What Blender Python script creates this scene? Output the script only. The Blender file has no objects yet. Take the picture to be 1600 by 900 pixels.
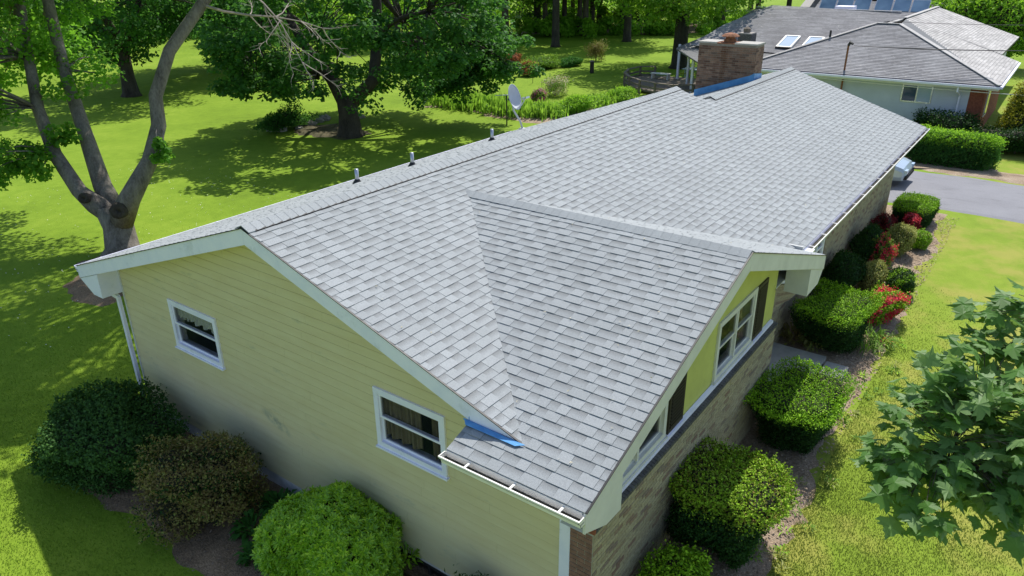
import bpy, math, random
import numpy as np
from mathutils import Vector, Matrix
random.seed(7); RNG = np.random.default_rng(7)
SC = bpy.context.scene; COL = SC.collection
PI = math.pi
# ------------------------------------------------------------------ camera
FOC = 1158.78; CAMP = Vector((-6.0309, -8.7518, 8.5261))
FW = Vector((0.73573407, 0.53888876, -0.41023685)); RI = Vector((0.58795893, -0.8088508, -0.00804216)); UP = Vector((0.33615424, 0.23528553, 0.91194355))
cd = bpy.data.cameras.new('camera'); cam = bpy.data.objects.new('camera', cd); COL.objects.link(cam)
cd.sensor_width = 36; cd.lens = FOC/1600*36; cd.clip_start = .1; cd.clip_end = 1500
cam.matrix_world = Matrix(((RI.x, UP.x, -FW.x, CAMP.x), (RI.y, UP.y, -FW.y, CAMP.y), (RI.z, UP.z, -FW.z, CAMP.z), (0, 0, 0, 1)))
SC.camera = cam
# ------------------------------------------------------------------ light
SUNV = Vector((.68, .17, 1)).normalized(); EL = math.asin(SUNV.z); AZ = math.atan2(SUNV.y, SUNV.x)
w = bpy.data.worlds.new('World'); SC.world = w; w.use_nodes = True
nt = w.node_tree; sky = nt.nodes.new('ShaderNodeTexSky'); sky.sky_type = 'NISHITA'; sky.sun_disc = False
sky.sun_elevation = EL; sky.sun_rotation = PI/2-AZ; sky.air_density = 1.0; sky.dust_density = 1.0
nt.links.new(sky.outputs[0], nt.nodes['Background'].inputs[0]); nt.nodes['Background'].inputs[1].default_value = .13
sd = bpy.data.lights.new('sun', 'SUN'); sd.energy = 4.1; sd.angle = math.radians(.53); sd.color = (1, .965, .9)
so = bpy.data.objects.new('sun', sd); COL.objects.link(so); so.rotation_euler = SUNV.to_track_quat('Z', 'Y').to_euler(); so.location = (0, 0, 40)
SC.view_settings.view_transform = 'Standard'; SC.view_settings.look = 'None'; SC.view_settings.gamma = 1
SC.view_settings.use_curve_mapping = False; SC.view_settings.exposure = 0.42

# ------------------------------------------------------------------ materials
def lin(c):
    return tuple(((v/255)/12.92 if v/255 <= .04045 else ((v/255+.055)/1.055)**2.4) for v in c)
class N:
    def __init__(s, name):
        s.m = bpy.data.materials.new(name); s.m.use_nodes = True; s.t = s.m.node_tree; s.b = s.t.nodes['Principled BSDF']
        s.b.inputs['Roughness'].default_value = .8; s.b.inputs['Specular IOR Level'].default_value = .3
    def n(s, ty, **k):
        o = s.t.nodes.new('ShaderNode'+ty)
        for a, v in k.items(): setattr(o, a, v)
        return o
    def l(s, a, b): s.t.links.new(a, b)
    def pos(s):
        return s.n('NewGeometry').outputs['Position']
    def noise(s, scale, detail=3, rough=.55, vec=None, stretch=None):
        v = vec or s.pos()
        if stretch:
            mp = s.n('Mapping'); mp.inputs['Scale'].default_value = stretch; s.l(v, mp.inputs[0]); v = mp.outputs[0]
        o = s.n('TexNoise'); o.inputs['Scale'].default_value = scale; o.inputs['Detail'].default_value = detail; o.inputs['Roughness'].default_value = rough
        s.l(v, o.inputs['Vector']); return o.outputs['Fac']
    def ramp(s, fac, stops):
        r = s.n('ValToRGB'); e = r.color_ramp.elements
        while len(e) < len(stops): e.new(.5)
        for i, (p, c) in enumerate(stops): e[i].position = p; e[i].color = (*c, 1) if len(c) == 3 else c
        s.l(fac, r.inputs[0]); return r.outputs[0]
    def mix(s, fac, a, b, mode='MIX'):
        o = s.n('Mix', data_type='RGBA', blend_type=mode)
        for i, v in ((0, fac), (6, a), (7, b)):
            if isinstance(v, (int, float)): o.inputs[i].default_value = v
            elif isinstance(v, tuple): o.inputs[i].default_value = (*v, 1)
            else: s.l(v, o.inputs[i])
        return o.outputs[2]
    def math(s, op, a, b=0.):
        o = s.n('Math', operation=op)
        for i, v in enumerate((a, b)):
            if isinstance(v, (int, float)): o.inputs[i].default_value = v
            else: s.l(v, o.inputs[i])
        return o.outputs[0]
    def tone(s): return s.n('Attribute', attribute_name='tone').outputs['Fac']
    def col(s, c):
        if isinstance(c, tuple): s.b.inputs['Base Color'].default_value = (*c, 1)
        else: s.l(c, s.b.inputs['Base Color'])
    def bump(s, h, strength=.3, dist=.02):
        o = s.n('Bump'); o.inputs['Strength'].default_value = strength; o.inputs['Distance'].default_value = dist
        s.l(h, o.inputs['Height']); s.l(o.outputs[0], s.b.inputs['Normal'])
    def translucent(s, color, fac=.35):
        t = s.n('BsdfTranslucent'); mx = s.n('MixShader'); mx.inputs[0].default_value = fac
        s.l(color, t.inputs[0]); s.l(s.b.outputs[0], mx.inputs[1]); s.l(t.outputs[0], mx.inputs[2])
        s.l(mx.outputs[0], s.t.nodes['Material Output'].inputs[0])
GR = 1/3.
def plain(name, c, rough=.6, var=.12, scale=4, bump=0, metal=0, spec=.3):
    k = N(name); nz = k.noise(scale, 4)
    k.col(k.ramp(nz, [(.25, tuple(v*(1-var) for v in c)), (.75, tuple(min(1, v*(1+var)) for v in c))]))
    k.b.inputs['Roughness'].default_value = rough; k.b.inputs['Metallic'].default_value = metal; k.b.inputs['Specular IOR Level'].default_value = spec
    if bump: k.bump(k.noise(60, 2), bump, .01)
    return k.m
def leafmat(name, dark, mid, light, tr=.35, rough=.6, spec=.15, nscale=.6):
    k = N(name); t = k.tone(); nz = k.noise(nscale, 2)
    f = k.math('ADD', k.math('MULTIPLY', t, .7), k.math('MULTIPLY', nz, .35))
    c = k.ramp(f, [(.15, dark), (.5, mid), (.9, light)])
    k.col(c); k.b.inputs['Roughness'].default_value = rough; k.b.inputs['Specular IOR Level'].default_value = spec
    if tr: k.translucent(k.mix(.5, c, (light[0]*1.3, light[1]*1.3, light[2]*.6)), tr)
    return k.m
M = {}
def shingle_mat(name, lo, hi, fine=260):
    k = N(name); a = k.n('Attribute', attribute_name='sh'); sp = k.n('SeparateColor'); k.l(a.outputs['Color'], sp.inputs[0])
    R, G, B = sp.outputs
    c = k.mix(R, lo, hi)
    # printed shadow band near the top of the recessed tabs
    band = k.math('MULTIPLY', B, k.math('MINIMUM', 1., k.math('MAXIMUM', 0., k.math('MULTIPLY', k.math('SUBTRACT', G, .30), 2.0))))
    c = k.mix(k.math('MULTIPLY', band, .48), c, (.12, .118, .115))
    g = k.noise(fine, 2, .7); c = k.mix(.5, c, k.ramp(g, [(.3, (.2, .2, .2)), (.7, (.8, .8, .8))]), 'OVERLAY'); g2 = k.noise(70, 3, .7); c = k.mix(.5, c, k.ramp(g2, [(.3, (.36, .36, .36)), (.7, (.64, .64, .64))]), 'OVERLAY')
    big = k.noise(.55, 4); c = k.mix(k.math('MULTIPLY', k.ramp(big, [(.45, (0, 0, 0)), (.75, (1, 1, 1))]), .35), c, tuple(v*.72 for v in lo))
    k.col(c); k.b.inputs['Roughness'].default_value = .85; k.bump(g, .5, .004); return k.m
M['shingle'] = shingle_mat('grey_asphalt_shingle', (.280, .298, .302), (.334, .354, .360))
def old_roof(name, a, b, spots=True):
    k = N(name); nz = k.noise(.5, 5, .6); c = k.ramp(nz, [(.3, a), (.7, b)])
    st = k.noise(5, 3, .6, stretch=(1, 1, 6)); c = k.mix(.35, c, k.ramp(st, [(.3, (.25, .25, .25)), (.7, (.75, .75, .75))]), 'OVERLAY')
    t = k.tone(); c = k.mix(.4, c, k.ramp(t, [(0, (.3, .3, .3)), (1, (.7, .7, .7))]), 'OVERLAY')
    if spots:
        v = k.noise(7, 2, .4); c = k.mix(k.ramp(v, [(.70, (0, 0, 0)), (.74, (.8, .8, .8))]), c, (.5, .48, .45))
    k.col(c); k.b.inputs['Roughness'].default_value = .9; k.bump(st, .3, .02); return k.m
M['old_roof'] = old_roof('weathered_shingle', (.23, .225, .23), (.30, .295, .30))
M['old_roof_pale'] = old_roof('weathered_pale_shingle', (.36, .345, .33), (.47, .45, .43), False)
M['brown_roof'] = old_roof('brown_shingle', (.25, .19, .16), (.36, .28, .24), False)
M['underlay'] = plain('roof_deck', (.12, .12, .12))
k = N('yellow_siding'); z = k.noise(1.4, 5, .6); f = k.noise(8, 3, .6, stretch=(1, .15, 1))
c = k.mix(z, (.65, .56, .31), (.72, .63, .385)); c = k.mix(.25, c, k.ramp(f, [(.3, (.35, .35, .35)), (.7, (.65, .65, .65))]), 'OVERLAY')
m_ = k.noise(.9, 4, .65); sp = k.n('SeparateXYZ'); k.l(k.pos(), sp.inputs[0])
low = k.math('MULTIPLY', k.math('SUBTRACT', 1.5, sp.outputs[2]), .8); low = k.math('MAXIMUM', 0., k.math('MINIMUM', low, 1.))
c = k.mix(k.math('MULTIPLY', low, k.ramp(m_, [(.42, (0, 0, 0)), (.75, (.30, .30, .30))])), c, (.50, .54, .42))
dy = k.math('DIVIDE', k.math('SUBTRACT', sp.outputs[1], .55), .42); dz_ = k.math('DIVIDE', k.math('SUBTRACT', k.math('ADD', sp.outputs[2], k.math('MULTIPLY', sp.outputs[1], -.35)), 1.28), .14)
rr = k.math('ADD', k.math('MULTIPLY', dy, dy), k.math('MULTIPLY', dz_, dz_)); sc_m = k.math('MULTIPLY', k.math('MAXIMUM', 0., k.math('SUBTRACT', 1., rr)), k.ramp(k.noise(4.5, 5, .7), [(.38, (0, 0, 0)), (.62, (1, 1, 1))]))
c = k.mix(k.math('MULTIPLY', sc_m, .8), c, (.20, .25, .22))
sm = k.noise(2.1, 5, .7, stretch=(1, .5, 1.6)); c = k.mix(k.math('MULTIPLY', k.ramp(sm, [(.60, (0, 0, 0)), (.72, (.4, .4, .4))]), 1.), c, (.33, .36, .27))
c = k.mix(k.ramp(k.tone(), [(.1, (.34, .34, .34)), (.4, (0, 0, 0))]), c, (.22, .19, .08))  # lap shadow lines put into the colour of board lips and edges
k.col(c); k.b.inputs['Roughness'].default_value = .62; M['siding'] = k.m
M['siding_front'] = plain('lime_siding', (.52, .53, .15), .6, .12, 2)
k = N('white_paint'); nz = k.noise(3, 6, .65); c = k.ramp(nz, [(.3, (.78, .78, .94)), (.55, (.87, .85, .98))])
st = k.noise(1.6, 6, .7); c = k.mix(k.ramp(st, [(.58, (0, 0, 0)), (.8, (.6, .6, .6))]), c, (.35, .38, .40)); k.col(c); k.b.inputs['Roughness'].default_value = .5; M['white'] = k.m
M['gutter'] = plain('white_gutter', (.82, .80, .74), .4, .06, 6)
M['cream'] = plain('pale_green_trim', (.66, .65, .62), .55, .1, 3)
M['dark_gutter'] = plain('gutter_litter', (.06, .055, .04), .9, .4, 20)
M['membrane'] = plain('blue_membrane', (.10, .32, .68), .35, .08, 3)
M['metal'] = plain('galvanised_metal', (.55, .57, .60), .35, .1, 20, metal=.8)
M['dish'] = plain('dish_grey', (.55, .57, .59), .45, .08, 6)
M['rust'] = plain('rusty_metal', (.26, .11, .055), .85, .5, 14, .3)
M['black'] = plain('black_metal', (.03, .03, .032), .5, .2)
M['shutter'] = plain('dark_shutter', (.035, .028, .026), .55, .2)
M['concrete'] = plain('concrete', (.42, .40, .36), .9, .15, 5, .3)
M['foundation'] = plain('stained_foundation', (.68, .66, .68), .9, .3, 3, .3)
M['stone'] = plain('garden_stone', (.34, .31, .28), .9, .3, 8, .5)
M['oldwood'] = plain('weathered_wood', (.20, .165, .13), .9, .35, 10, .3)
M['curtain'] = plain('curtain_cloth', (.72, .72, .64), .9, .15, 9)
M['curtain_dark'] = plain('brown_curtain', (.26, .21, .14), .9, .2, 9)
M['interior'] = plain('dim_interior', (.06, .055, .05), .9)
k = N('blue_membrane'); wr = k.noise(9, 4, .6, stretch=(1, .4, 1)); k.col(k.ramp(k.noise(5, 4, .6), [(.3, (.08, .26, .56)), (.7, (.15, .40, .72))])); k.b.inputs['Roughness'].default_value = .4; k.bump(wr, .6, .03); M['membrane'] = k.m
k = N('window_glass'); k.col((.02, .025, .03)); k.b.inputs['Roughness'].default_value = .04; k.b.inputs['Specular IOR Level'].default_value = .5; k.b.inputs['Alpha'].default_value = .22; M['glass'] = k.m
M['skyglass'] = plain('skylight_glass', (.35, .45, .55), .08, .05, 2, spec=1)
k = N('solar_glass'); k.col(k.ramp(k.noise(.8, 2), [(.3, (.10, .17, .27)), (.7, (.2, .3, .42))])); k.b.inputs['Roughness'].default_value = .15; M['solar'] = k.m
# bricks
k = N('buff_brick'); t = k.tone()
c = k.ramp(t, [(0, (.24, .15, .11)), (.06, (.29, .21, .14)), (.12, (.35, .29, .18)), (.55, (.42, .36, .225)), (.92, (.34, .29, .185)), (.97, (.24, .19, .14)), (1, (.24, .18, .14))])
c = k.mix(.5, c, k.ramp(k.noise(30, 3), [(.3, (.3, .3, .3)), (.7, (.7, .7, .7))]), 'OVERLAY'); k.col(c); k.bump(k.noise(90, 2), .4, .004); M['brick'] = k.m
k = N('chimney_brick'); t = k.tone()
c = k.ramp(t, [(0, (.10, .055, .04)), (.4, (.23, .13, .09)), (.8, (.30, .19, .13)), (1, (.13, .09, .075))])
sp = k.n('SeparateXYZ'); k.l(k.pos(), sp.inputs[0]); d = k.math('ABSOLUTE', k.math('SUBTRACT', sp.outputs[1], .42)); st = k.math('MAXIMUM', 0., k.math('SUBTRACT', 1., k.math('MULTIPLY', d, 2.6)))
st = k.math('MULTIPLY', st, k.ramp(k.noise(3, 4, .6, stretch=(1, 2.5, .4)), [(.35, (0, 0, 0)), (.6, (1, 1, 1))]))
c = k.mix(k.math('MULTIPLY', st, .8), c, (.11, .045, .02)); c = k.mix(.5, c, k.ramp(k.noise(25, 3), [(.3, (.3, .3, .3)), (.7, (.7, .7, .7))]), 'OVERLAY'); k.col(c); M['chimbrick'] = k.m
M['mortar'] = plain('pale_mortar', (.39, .36, .29), .95, .15, 12)
M['darkmortar'] = plain('grey_mortar', (.26, .22, .18), .95, .15, 12)
M['ledge'] = plain('sooty_ledge_brick', (.10, .095, .09), .9, .4, 9, .3)
M['endbrick'] = plain('brown_brick', (.25, .135, .10), .85, .3, 12, .3)
M['redbrick'] = plain('red_brick', (.26, .085, .05), .85, .3, 12, .3)
# ground
def ground(name, stops, dry=None, bumpd=.03, fine=38):
    k = N(name); a = k.noise(.22, 4, .6); b = k.noise(2.2, 4, .6); f = k.noise(fine, 3, .7)
    t = k.math('ADD', k.math('MULTIPLY', a, .45), k.math('ADD', k.math('MULTIPLY', b, .3), k.math('MULTIPLY', f, .25)))
    c = k.ramp(t, stops)
    c = k.mix(.55, c, k.ramp(f, [(.3, (.36, .36, .36)), (.7, (.64, .64, .64))]), 'OVERLAY')
    if dry:
        sp = k.n('SeparateXYZ'); k.l(k.pos(), sp.inputs[0])
        m = k.math('MAXIMUM', 0., k.math('MINIMUM', 1., k.math('MULTIPLY', k.math('SUBTRACT', -5.2, sp.outputs[1]), .8)))
        m = k.math('MULTIPLY', m, k.math('ADD', .12, k.math('MULTIPLY', k.ramp(k.noise(.9, 4, .6), [(.42, (0, 0, 0)), (.62, (1, 1, 1))]), .6)))
        c = k.mix(m, c, dry)
    k.col(c); k.b.inputs['Roughness'].default_value = .9; k.b.inputs['Specular IOR Level'].default_value = .1; k.bump(f, .35, bumpd); return k.m
M['lawn'] = ground('lawn_green', [(.3, (.11, .18, .016)), (.5, (.175, .275, .022)), (.7, (.26, .35, .04))], (.33, .30, .075), fine=70)
k = N('grass_blades'); t = k.tone(); sp = k.n('SeparateXYZ'); k.l(k.pos(), sp.inputs[0])
c = k.ramp(t, [(0, (.12, .22, .016)), (.6, (.19, .315, .022)), (1, (.33, .38, .08))])
m = k.math('MAXIMUM', 0., k.math('MINIMUM', .3, k.math('MULTIPLY', k.math('SUBTRACT', -5.2, sp.outputs[1]), .8)))
c = k.mix(m, c, (.38, .36, .11)); k.col(c); k.b.inputs['Roughness'].default_value = .7; k.translucent(c, .3); M['blade'] = k.m
def mulch_mat(name, stops):
    k = N(name); f = k.noise(26, 4, .75); g = k.noise(70, 3, .7, stretch=(1, .35, 1)); a = k.noise(1.3, 4, .6)
    t = k.math('ADD', k.math('MULTIPLY', a, .4), k.math('ADD', k.math('MULTIPLY', f, .35), k.math('MULTIPLY', g, .25)))
    c = k.ramp(t, stops); c = k.mix(.6, c, k.ramp(g, [(.3, (.22, .22, .22)), (.7, (.78, .78, .78))]), 'OVERLAY'); k.col(c); k.bump(f, .9, .05); return k.m
M['mulch_pale'] = mulch_mat('dry_pale_mulch', [(.35, (.20, .13, .08)), (.5, (.34, .25, .17)), (.64, (.50, .41, .31))])
M['mulch'] = mulch_mat('brown_mulch', [(.35, (.11, .07, .04)), (.5, (.23, .155, .095)), (.65, (.40, .28, .18))])
M['litter'] = mulch_mat('shaded_leaf_litter', [(.35, (.05, .045, .02)), (.5, (.09, .08, .035)), (.65, (.17, .13, .07))])  # leaf litter, darkened to carry the big maple's shade in its colour
M['chip_dark'] = plain('dark_wood_chip', (.20, .15, .11), .9, .4, 3)  # darker chip colour for the bed along the side wall
M['chip'] = plain('wood_chip', (.36, .27, .19), .9, .4, 3)
k = N('worn_asphalt'); f = k.noise(60, 3, .7); a = k.noise(.7, 4, .6); st = k.noise(2.5, 5, .7, stretch=(1, .3, 1)); c = k.mix(a, (.16, .16, .175), (.25, .25, .27)); c = k.mix(k.ramp(st, [(.55, (0, 0, 0)), (.7, (.6, .6, .6))]), c, (.12, .12, .13)); c = k.mix(.5, c, k.ramp(f, [(.3, (.3, .3, .3)), (.7, (.7, .7, .7))]), 'OVERLAY'); k.col(c); k.bump(f, .4, .01); M['asphalt'] = k.m
# foliage
def bark(name, a, b, sc=3):
    k = N(name); n1 = k.noise(sc, 5, .65, stretch=(1, 1, .35)); n2 = k.noise(sc*7, 3, .7, stretch=(1, 1, .4))
    c = k.ramp(k.math('ADD', k.math('MULTIPLY', n1, .6), k.math('MULTIPLY', n2, .4)), [(.35, a), (.65, b)]); k.col(c); k.b.inputs['Roughness'].default_value = .95; k.bump(n2, .8, .03); return k.m
M['bark_grey'] = bark('grey_maple_bark', (.085, .072, .062), (.29, .255, .22))
M['bark_dark'] = bark('dark_bark', (.03, .024, .02), (.09, .075, .06))
M['bark_brown'] = bark('brown_bark', (.06, .045, .035), (.15, .12, .10))
M['twig'] = plain('bare_twig', (.34, .29, .25), .9, .3)
M['leaf_maple'] = leafmat('maple_leaf', (0.079, 0.200, 0.032), (0.125, 0.299, 0.035), (0.226, 0.479, 0.047), .5)
M['leaf_dark'] = leafmat('dark_maple_leaf', (0.041, 0.116, 0.034), (0.060, 0.175, 0.040), (0.111, 0.282, 0.046), .5)
M['leaf_bright'] = leafmat('bright_leaf', (0.116, 0.256, 0.030), (0.194, 0.393, 0.030), (0.331, 0.581, 0.059), .5)
M['leaf_wood'] = leafmat('woodland_leaf', (0.091, 0.189, 0.049), (0.181, 0.360, 0.049), (0.345, 0.567, 0.082), .5)
M['leaf_conifer'] = leafmat('conifer_needle', (0.024, 0.060, 0.028), (0.040, 0.090, 0.039), (0.064, 0.135, 0.049), .1)
M['leaf_front'] = leafmat('glaucous_maple_leaf', (.06, .15, .025), (.105, .235, .045), (.26, .38, .16), .4, .5, .25, 1.5)
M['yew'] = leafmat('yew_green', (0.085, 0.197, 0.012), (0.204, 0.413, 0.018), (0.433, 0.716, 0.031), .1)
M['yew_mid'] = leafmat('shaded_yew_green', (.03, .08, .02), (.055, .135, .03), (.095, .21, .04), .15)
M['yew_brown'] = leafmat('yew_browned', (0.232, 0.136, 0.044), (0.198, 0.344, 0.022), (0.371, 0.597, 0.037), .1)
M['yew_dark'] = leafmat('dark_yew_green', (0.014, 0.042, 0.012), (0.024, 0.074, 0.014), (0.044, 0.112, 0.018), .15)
M['brownleaf'] = leafmat('bronze_shrub_leaf', (0.186, 0.119, 0.053), (0.266, 0.202, 0.074), (0.319, 0.381, 0.084), .2)
M['pieris'] = leafmat('pieris_leaf', (0.133, 0.292, 0.024), (0.284, 0.518, 0.032), (0.567, 0.778, 0.056), .3, .3, .5)
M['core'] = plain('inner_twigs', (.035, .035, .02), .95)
M['herb'] = leafmat('herb_leaf', (0.072, 0.156, 0.036), (0.144, 0.288, 0.036), (0.264, 0.432, 0.072), .35)
M['hosta'] = leafmat('shade_plant_leaf', (0.039, 0.117, 0.026), (0.058, 0.182, 0.033), (0.091, 0.260, 0.052), .3)
M['azalea_red'] = leafmat('red_blossom', (.55, .015, .045), (.78, .04, .10), (.88, .16, .22), .3)
M['azalea_dark'] = leafmat('dark_red_leaf', (.10, .01, .015), (.2, .015, .025), (.3, .03, .04), .2)
M['blossom_orange'] = leafmat('orange_leaf', (.35, .10, .05), (.48, .15, .07), (.55, .25, .12), .2)
M['blossom_cream'] = leafmat('cream_blossom', (.45, .40, .22), (.62, .55, .38), (.75, .68, .52), .2)
M['blossom_pink'] = leafmat('pink_blossom', (.45, .10, .22), (.6, .2, .35), (.7, .35, .5), .2)
M['variegated'] = leafmat('variegated_leaf', (.14, .20, .04), (.32, .36, .10), (.55, .52, .22), .25)
M['golden'] = leafmat('golden_cypress', (.10, .13, .01), (.26, .27, .015), (.42, .38, .03), .25)
M['lilac'] = leafmat('lilac_blossom', (.3, .12, .4), (.45, .25, .55), (.6, .4, .65), .2)
M['white_flower'] = plain('white_flower', (.8, .8, .75), .6)
M['carpaint'] = plain('silver_blue_paint', (.42, .50, .58), .25, .03, 2, metal=.4)
M['rubber'] = plain('black_rubber', (.02, .02, .02), .8)
M['carglass'] = plain('dark_car_glass', (.03, .07, .12), .06, .05, spec=.9)
M['redlight'] = plain('red_lens', (.5, .02, .02), .25)
M['blue_siding'] = plain('pale_blue_siding', (.54, .57, .64), .6, .08, 1.5)
M['green_siding'] = plain('pale_green_siding', (.32, .40, .36), .6, .08, 1.5)

# ------------------------------------------------------------------ mesh helpers
def rootloc(p):
    v = Vector((0, 0, 0))
    while p is not None: v += p.location; p = p.parent
    return v
def tag(o, label=None, cat=None, group=None, kind=None):
    if label: o['label'] = label
    if cat: o['category'] = cat
    if group: o['group'] = group
    if kind: o['kind'] = kind
    return o
def thing(name, loc, label, cat, group=None):
    o = bpy.data.objects.new(name, None); COL.objects.link(o); o.location = loc; o.empty_display_size = .2
    return tag(o, label, cat, group)
def link(name, me, mat, parent=None, smooth=False):
    if mat is not None: me.materials.append(mat)
    o = bpy.data.objects.new(name, me); COL.objects.link(o)
    if parent is not None: o.parent = parent
    if smooth: me.shade_smooth()
    return o
def ss(t): t = np.clip(t, 0, 1); return t*t*(3-2*t)
def H(x, y): return .38*ss((x+1.2)/2.6)*ss((-3.0-y)/1.5)*(1-ss((x-24)/9))-.05*(1-ss((x+1.)/3))
class MB:
    def __init__(s): s.v = []; s.f = []; s.t = []; s.sh = None
    def poly(s, pts, tone=.5):
        i = len(s.v); s.v += [tuple(p) for p in pts]; s.f.append(tuple(range(i, i+len(pts)))); s.t.append(tone)
    def prism(s, pts, off, tone=.5):
        """solid between polygon pts and the same polygon shifted by off"""
        pts = [Vector(p) for p in pts]; off = Vector(off); n = len(pts)
        nrm = Vector((0, 0, 0))
        for a, b in zip(pts, pts[1:]+pts[:1]): nrm += a.cross(b)
        if nrm.dot(off) > 0: pts = pts[::-1]
        i = len(s.v); s.v += [tuple(p) for p in pts]+[tuple(p+off) for p in pts]
        s.f.append(tuple(range(i, i+n))); s.t.append(tone)
        s.f.append(tuple(range(i+2*n-1, i+n-1, -1))); s.t.append(tone)
        for k in range(n):
            a, b = i+k, i+(k+1) % n; s.f.append((b, a, a+n, b+n)); s.t.append(tone)
    def box(s, x0, x1, y0, y1, z0, z1, tone=.5):
        s.prism([(x0, y0, z0), (x1, y0, z0), (x1, y1, z0), (x0, y1, z0)], (0, 0, z1-z0), tone)
    def obox(s, c, ax, ay, az, tone=.5):
        """box from centre and half-axis vectors"""
        c, ax, ay, az = map(Vector, (c, ax, ay, az))
        s.prism([c-ax-ay-az, c+ax-ay-az, c+ax+ay-az, c-ax+ay-az], az*2, tone)
    def beam(s, a, b, wv, hv, tone=.5):
        a, b, wv, hv = map(Vector, (a, b, wv, hv))
        s.prism([a-wv-hv, b-wv-hv, b+wv-hv, a+wv-hv], hv*2, tone)
    def tube(s, pts, rad, n=8, cap=True, jit=0, tone=.5):
        pts = [Vector(p) for p in pts]
        if not hasattr(rad, '__len__'): rad = [rad]*len(pts)
        base = len(s.v); ref = Vector((.3, .9, .2)).normalized(); N_ = len(pts)
        for k, p in enumerate(pts):
            d = (pts[min(k+1, N_-1)]-pts[max(k-1, 0)]).normalized()
            if abs(d.dot(ref)) > .95: ref = Vector((.9, -.2, .3)).normalized()
            a = (ref-d*ref.dot(d)).normalized(); b = d.cross(a); ref = a
            for j in range(n):
                th = 2*PI*j/n; r = rad[k]*(1+(random.random()-.5)*jit); s.v.append(tuple(p+a*r*math.cos(th)+b*r*math.sin(th)))
        for k in range(N_-1):
            for j in range(n):
                a0 = base+k*n+j; a1 = base+k*n+(j+1) % n; s.f.append((a0, a1, a1+n, a0+n)); s.t.append(tone)
        if cap:
            s.f.append(tuple(base+j for j in range(n-1, -1, -1))); s.t.append(tone)
            s.f.append(tuple(base+(N_-1)*n+j for j in range(n))); s.t.append(tone)
    def build(s, name, mat, parent=None, smooth=False):
        o0 = rootloc(parent); me = bpy.data.meshes.new(name)
        me.from_pydata([(x-o0.x, y-o0.y, z-o0.z) for x, y, z in s.v], [], s.f); me.update()
        at = me.attributes.new('tone', 'FLOAT', 'FACE'); at.data.foreach_set('value', np.array(s.t, dtype=np.float32))
        return link(name, me, mat, parent, smooth)
def clip(poly, a, b, c):
    """keep a*x+b*y<=c"""
    out = []
    for i in range(len(poly)):
        p, q = poly[i], poly[(i+1) % len(poly)]; dp = a*p[0]+b*p[1]-c; dq = a*q[0]+b*q[1]-c
        if dp <= 0: out.append(p)
        if (dp < 0 < dq) or (dq < 0 < dp):
            t = dp/(dp-dq); out.append((p[0]+(q[0]-p[0])*t, p[1]+(q[1]-p[1])*t))
    return out
def clipconv(poly, conv):
    ar = sum(conv[i][0]*conv[(i+1) % len(conv)][1]-conv[(i+1) % len(conv)][0]*conv[i][1] for i in range(len(conv)))
    if ar < 0: conv = conv[::-1]
    for i in range(len(conv)):
        p, q = conv[i], conv[(i+1) % len(conv)]; dx, dy = q[0]-p[0], q[1]-p[1]
        poly = clip(poly, dy, -dx, dy*p[0]-dx*p[1])
        if len(poly) < 3: return []
    return poly
def area2(p): return abs(sum(p[i][0]*p[(i+1) % len(p)][1]-p[(i+1) % len(p)][0]*p[i][1] for i in range(len(p))))/2
def quads(name, V, tone, mat, parent=None, kind=None, k=4):
    """V: (n,k,3) separate faces"""
    n = len(V); me = bpy.data.meshes.new(name); o0 = rootloc(parent)
    vv = (V.reshape(-1, 3)-np.array(o0)).astype(np.float32)
    me.vertices.add(n*k); me.vertices.foreach_set('co', vv.ravel()); me.loops.add(n*k); me.loops.foreach_set('vertex_index', np.arange(n*k, dtype=np.int32))
    me.polygons.add(n); me.polygons.foreach_set('loop_start', np.arange(0, n*k, k, dtype=np.int32))
    me.update(calc_edges=True)
    at = me.attributes.new('tone', 'FLOAT', 'FACE'); at.data.foreach_set('value', np.asarray(tone, dtype=np.float32))
    o = link(name, me, mat, parent)
    if kind: o['kind'] = kind
    return o
def nrm(a): return a/np.maximum(np.linalg.norm(a, axis=-1, keepdims=True), 1e-9)
def leafquads(P, Nn, size, aspect=.6, fold=.18, upb=None):
    """pointed leaf quads at P with normals Nn"""
    n = len(P); Nn = nrm(Nn); r = nrm(np.cross(Nn, RNG.normal(size=(n, 3)))); q = np.cross(Nn, r)
    s = (size*(.7+.6*RNG.random(n)))[:, None]; f = s*fold
    a = P-r*s*.5; b = P+q*s*aspect*.5+Nn*f-r*s*.05; c = P+r*s*.5; d = P-q*s*aspect*.5+Nn*f-r*s*.05
    return np.stack([a, b, c, d], 1)
def sph(n):
    v = nrm(RNG.normal(size=(n, 3))); return v

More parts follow.
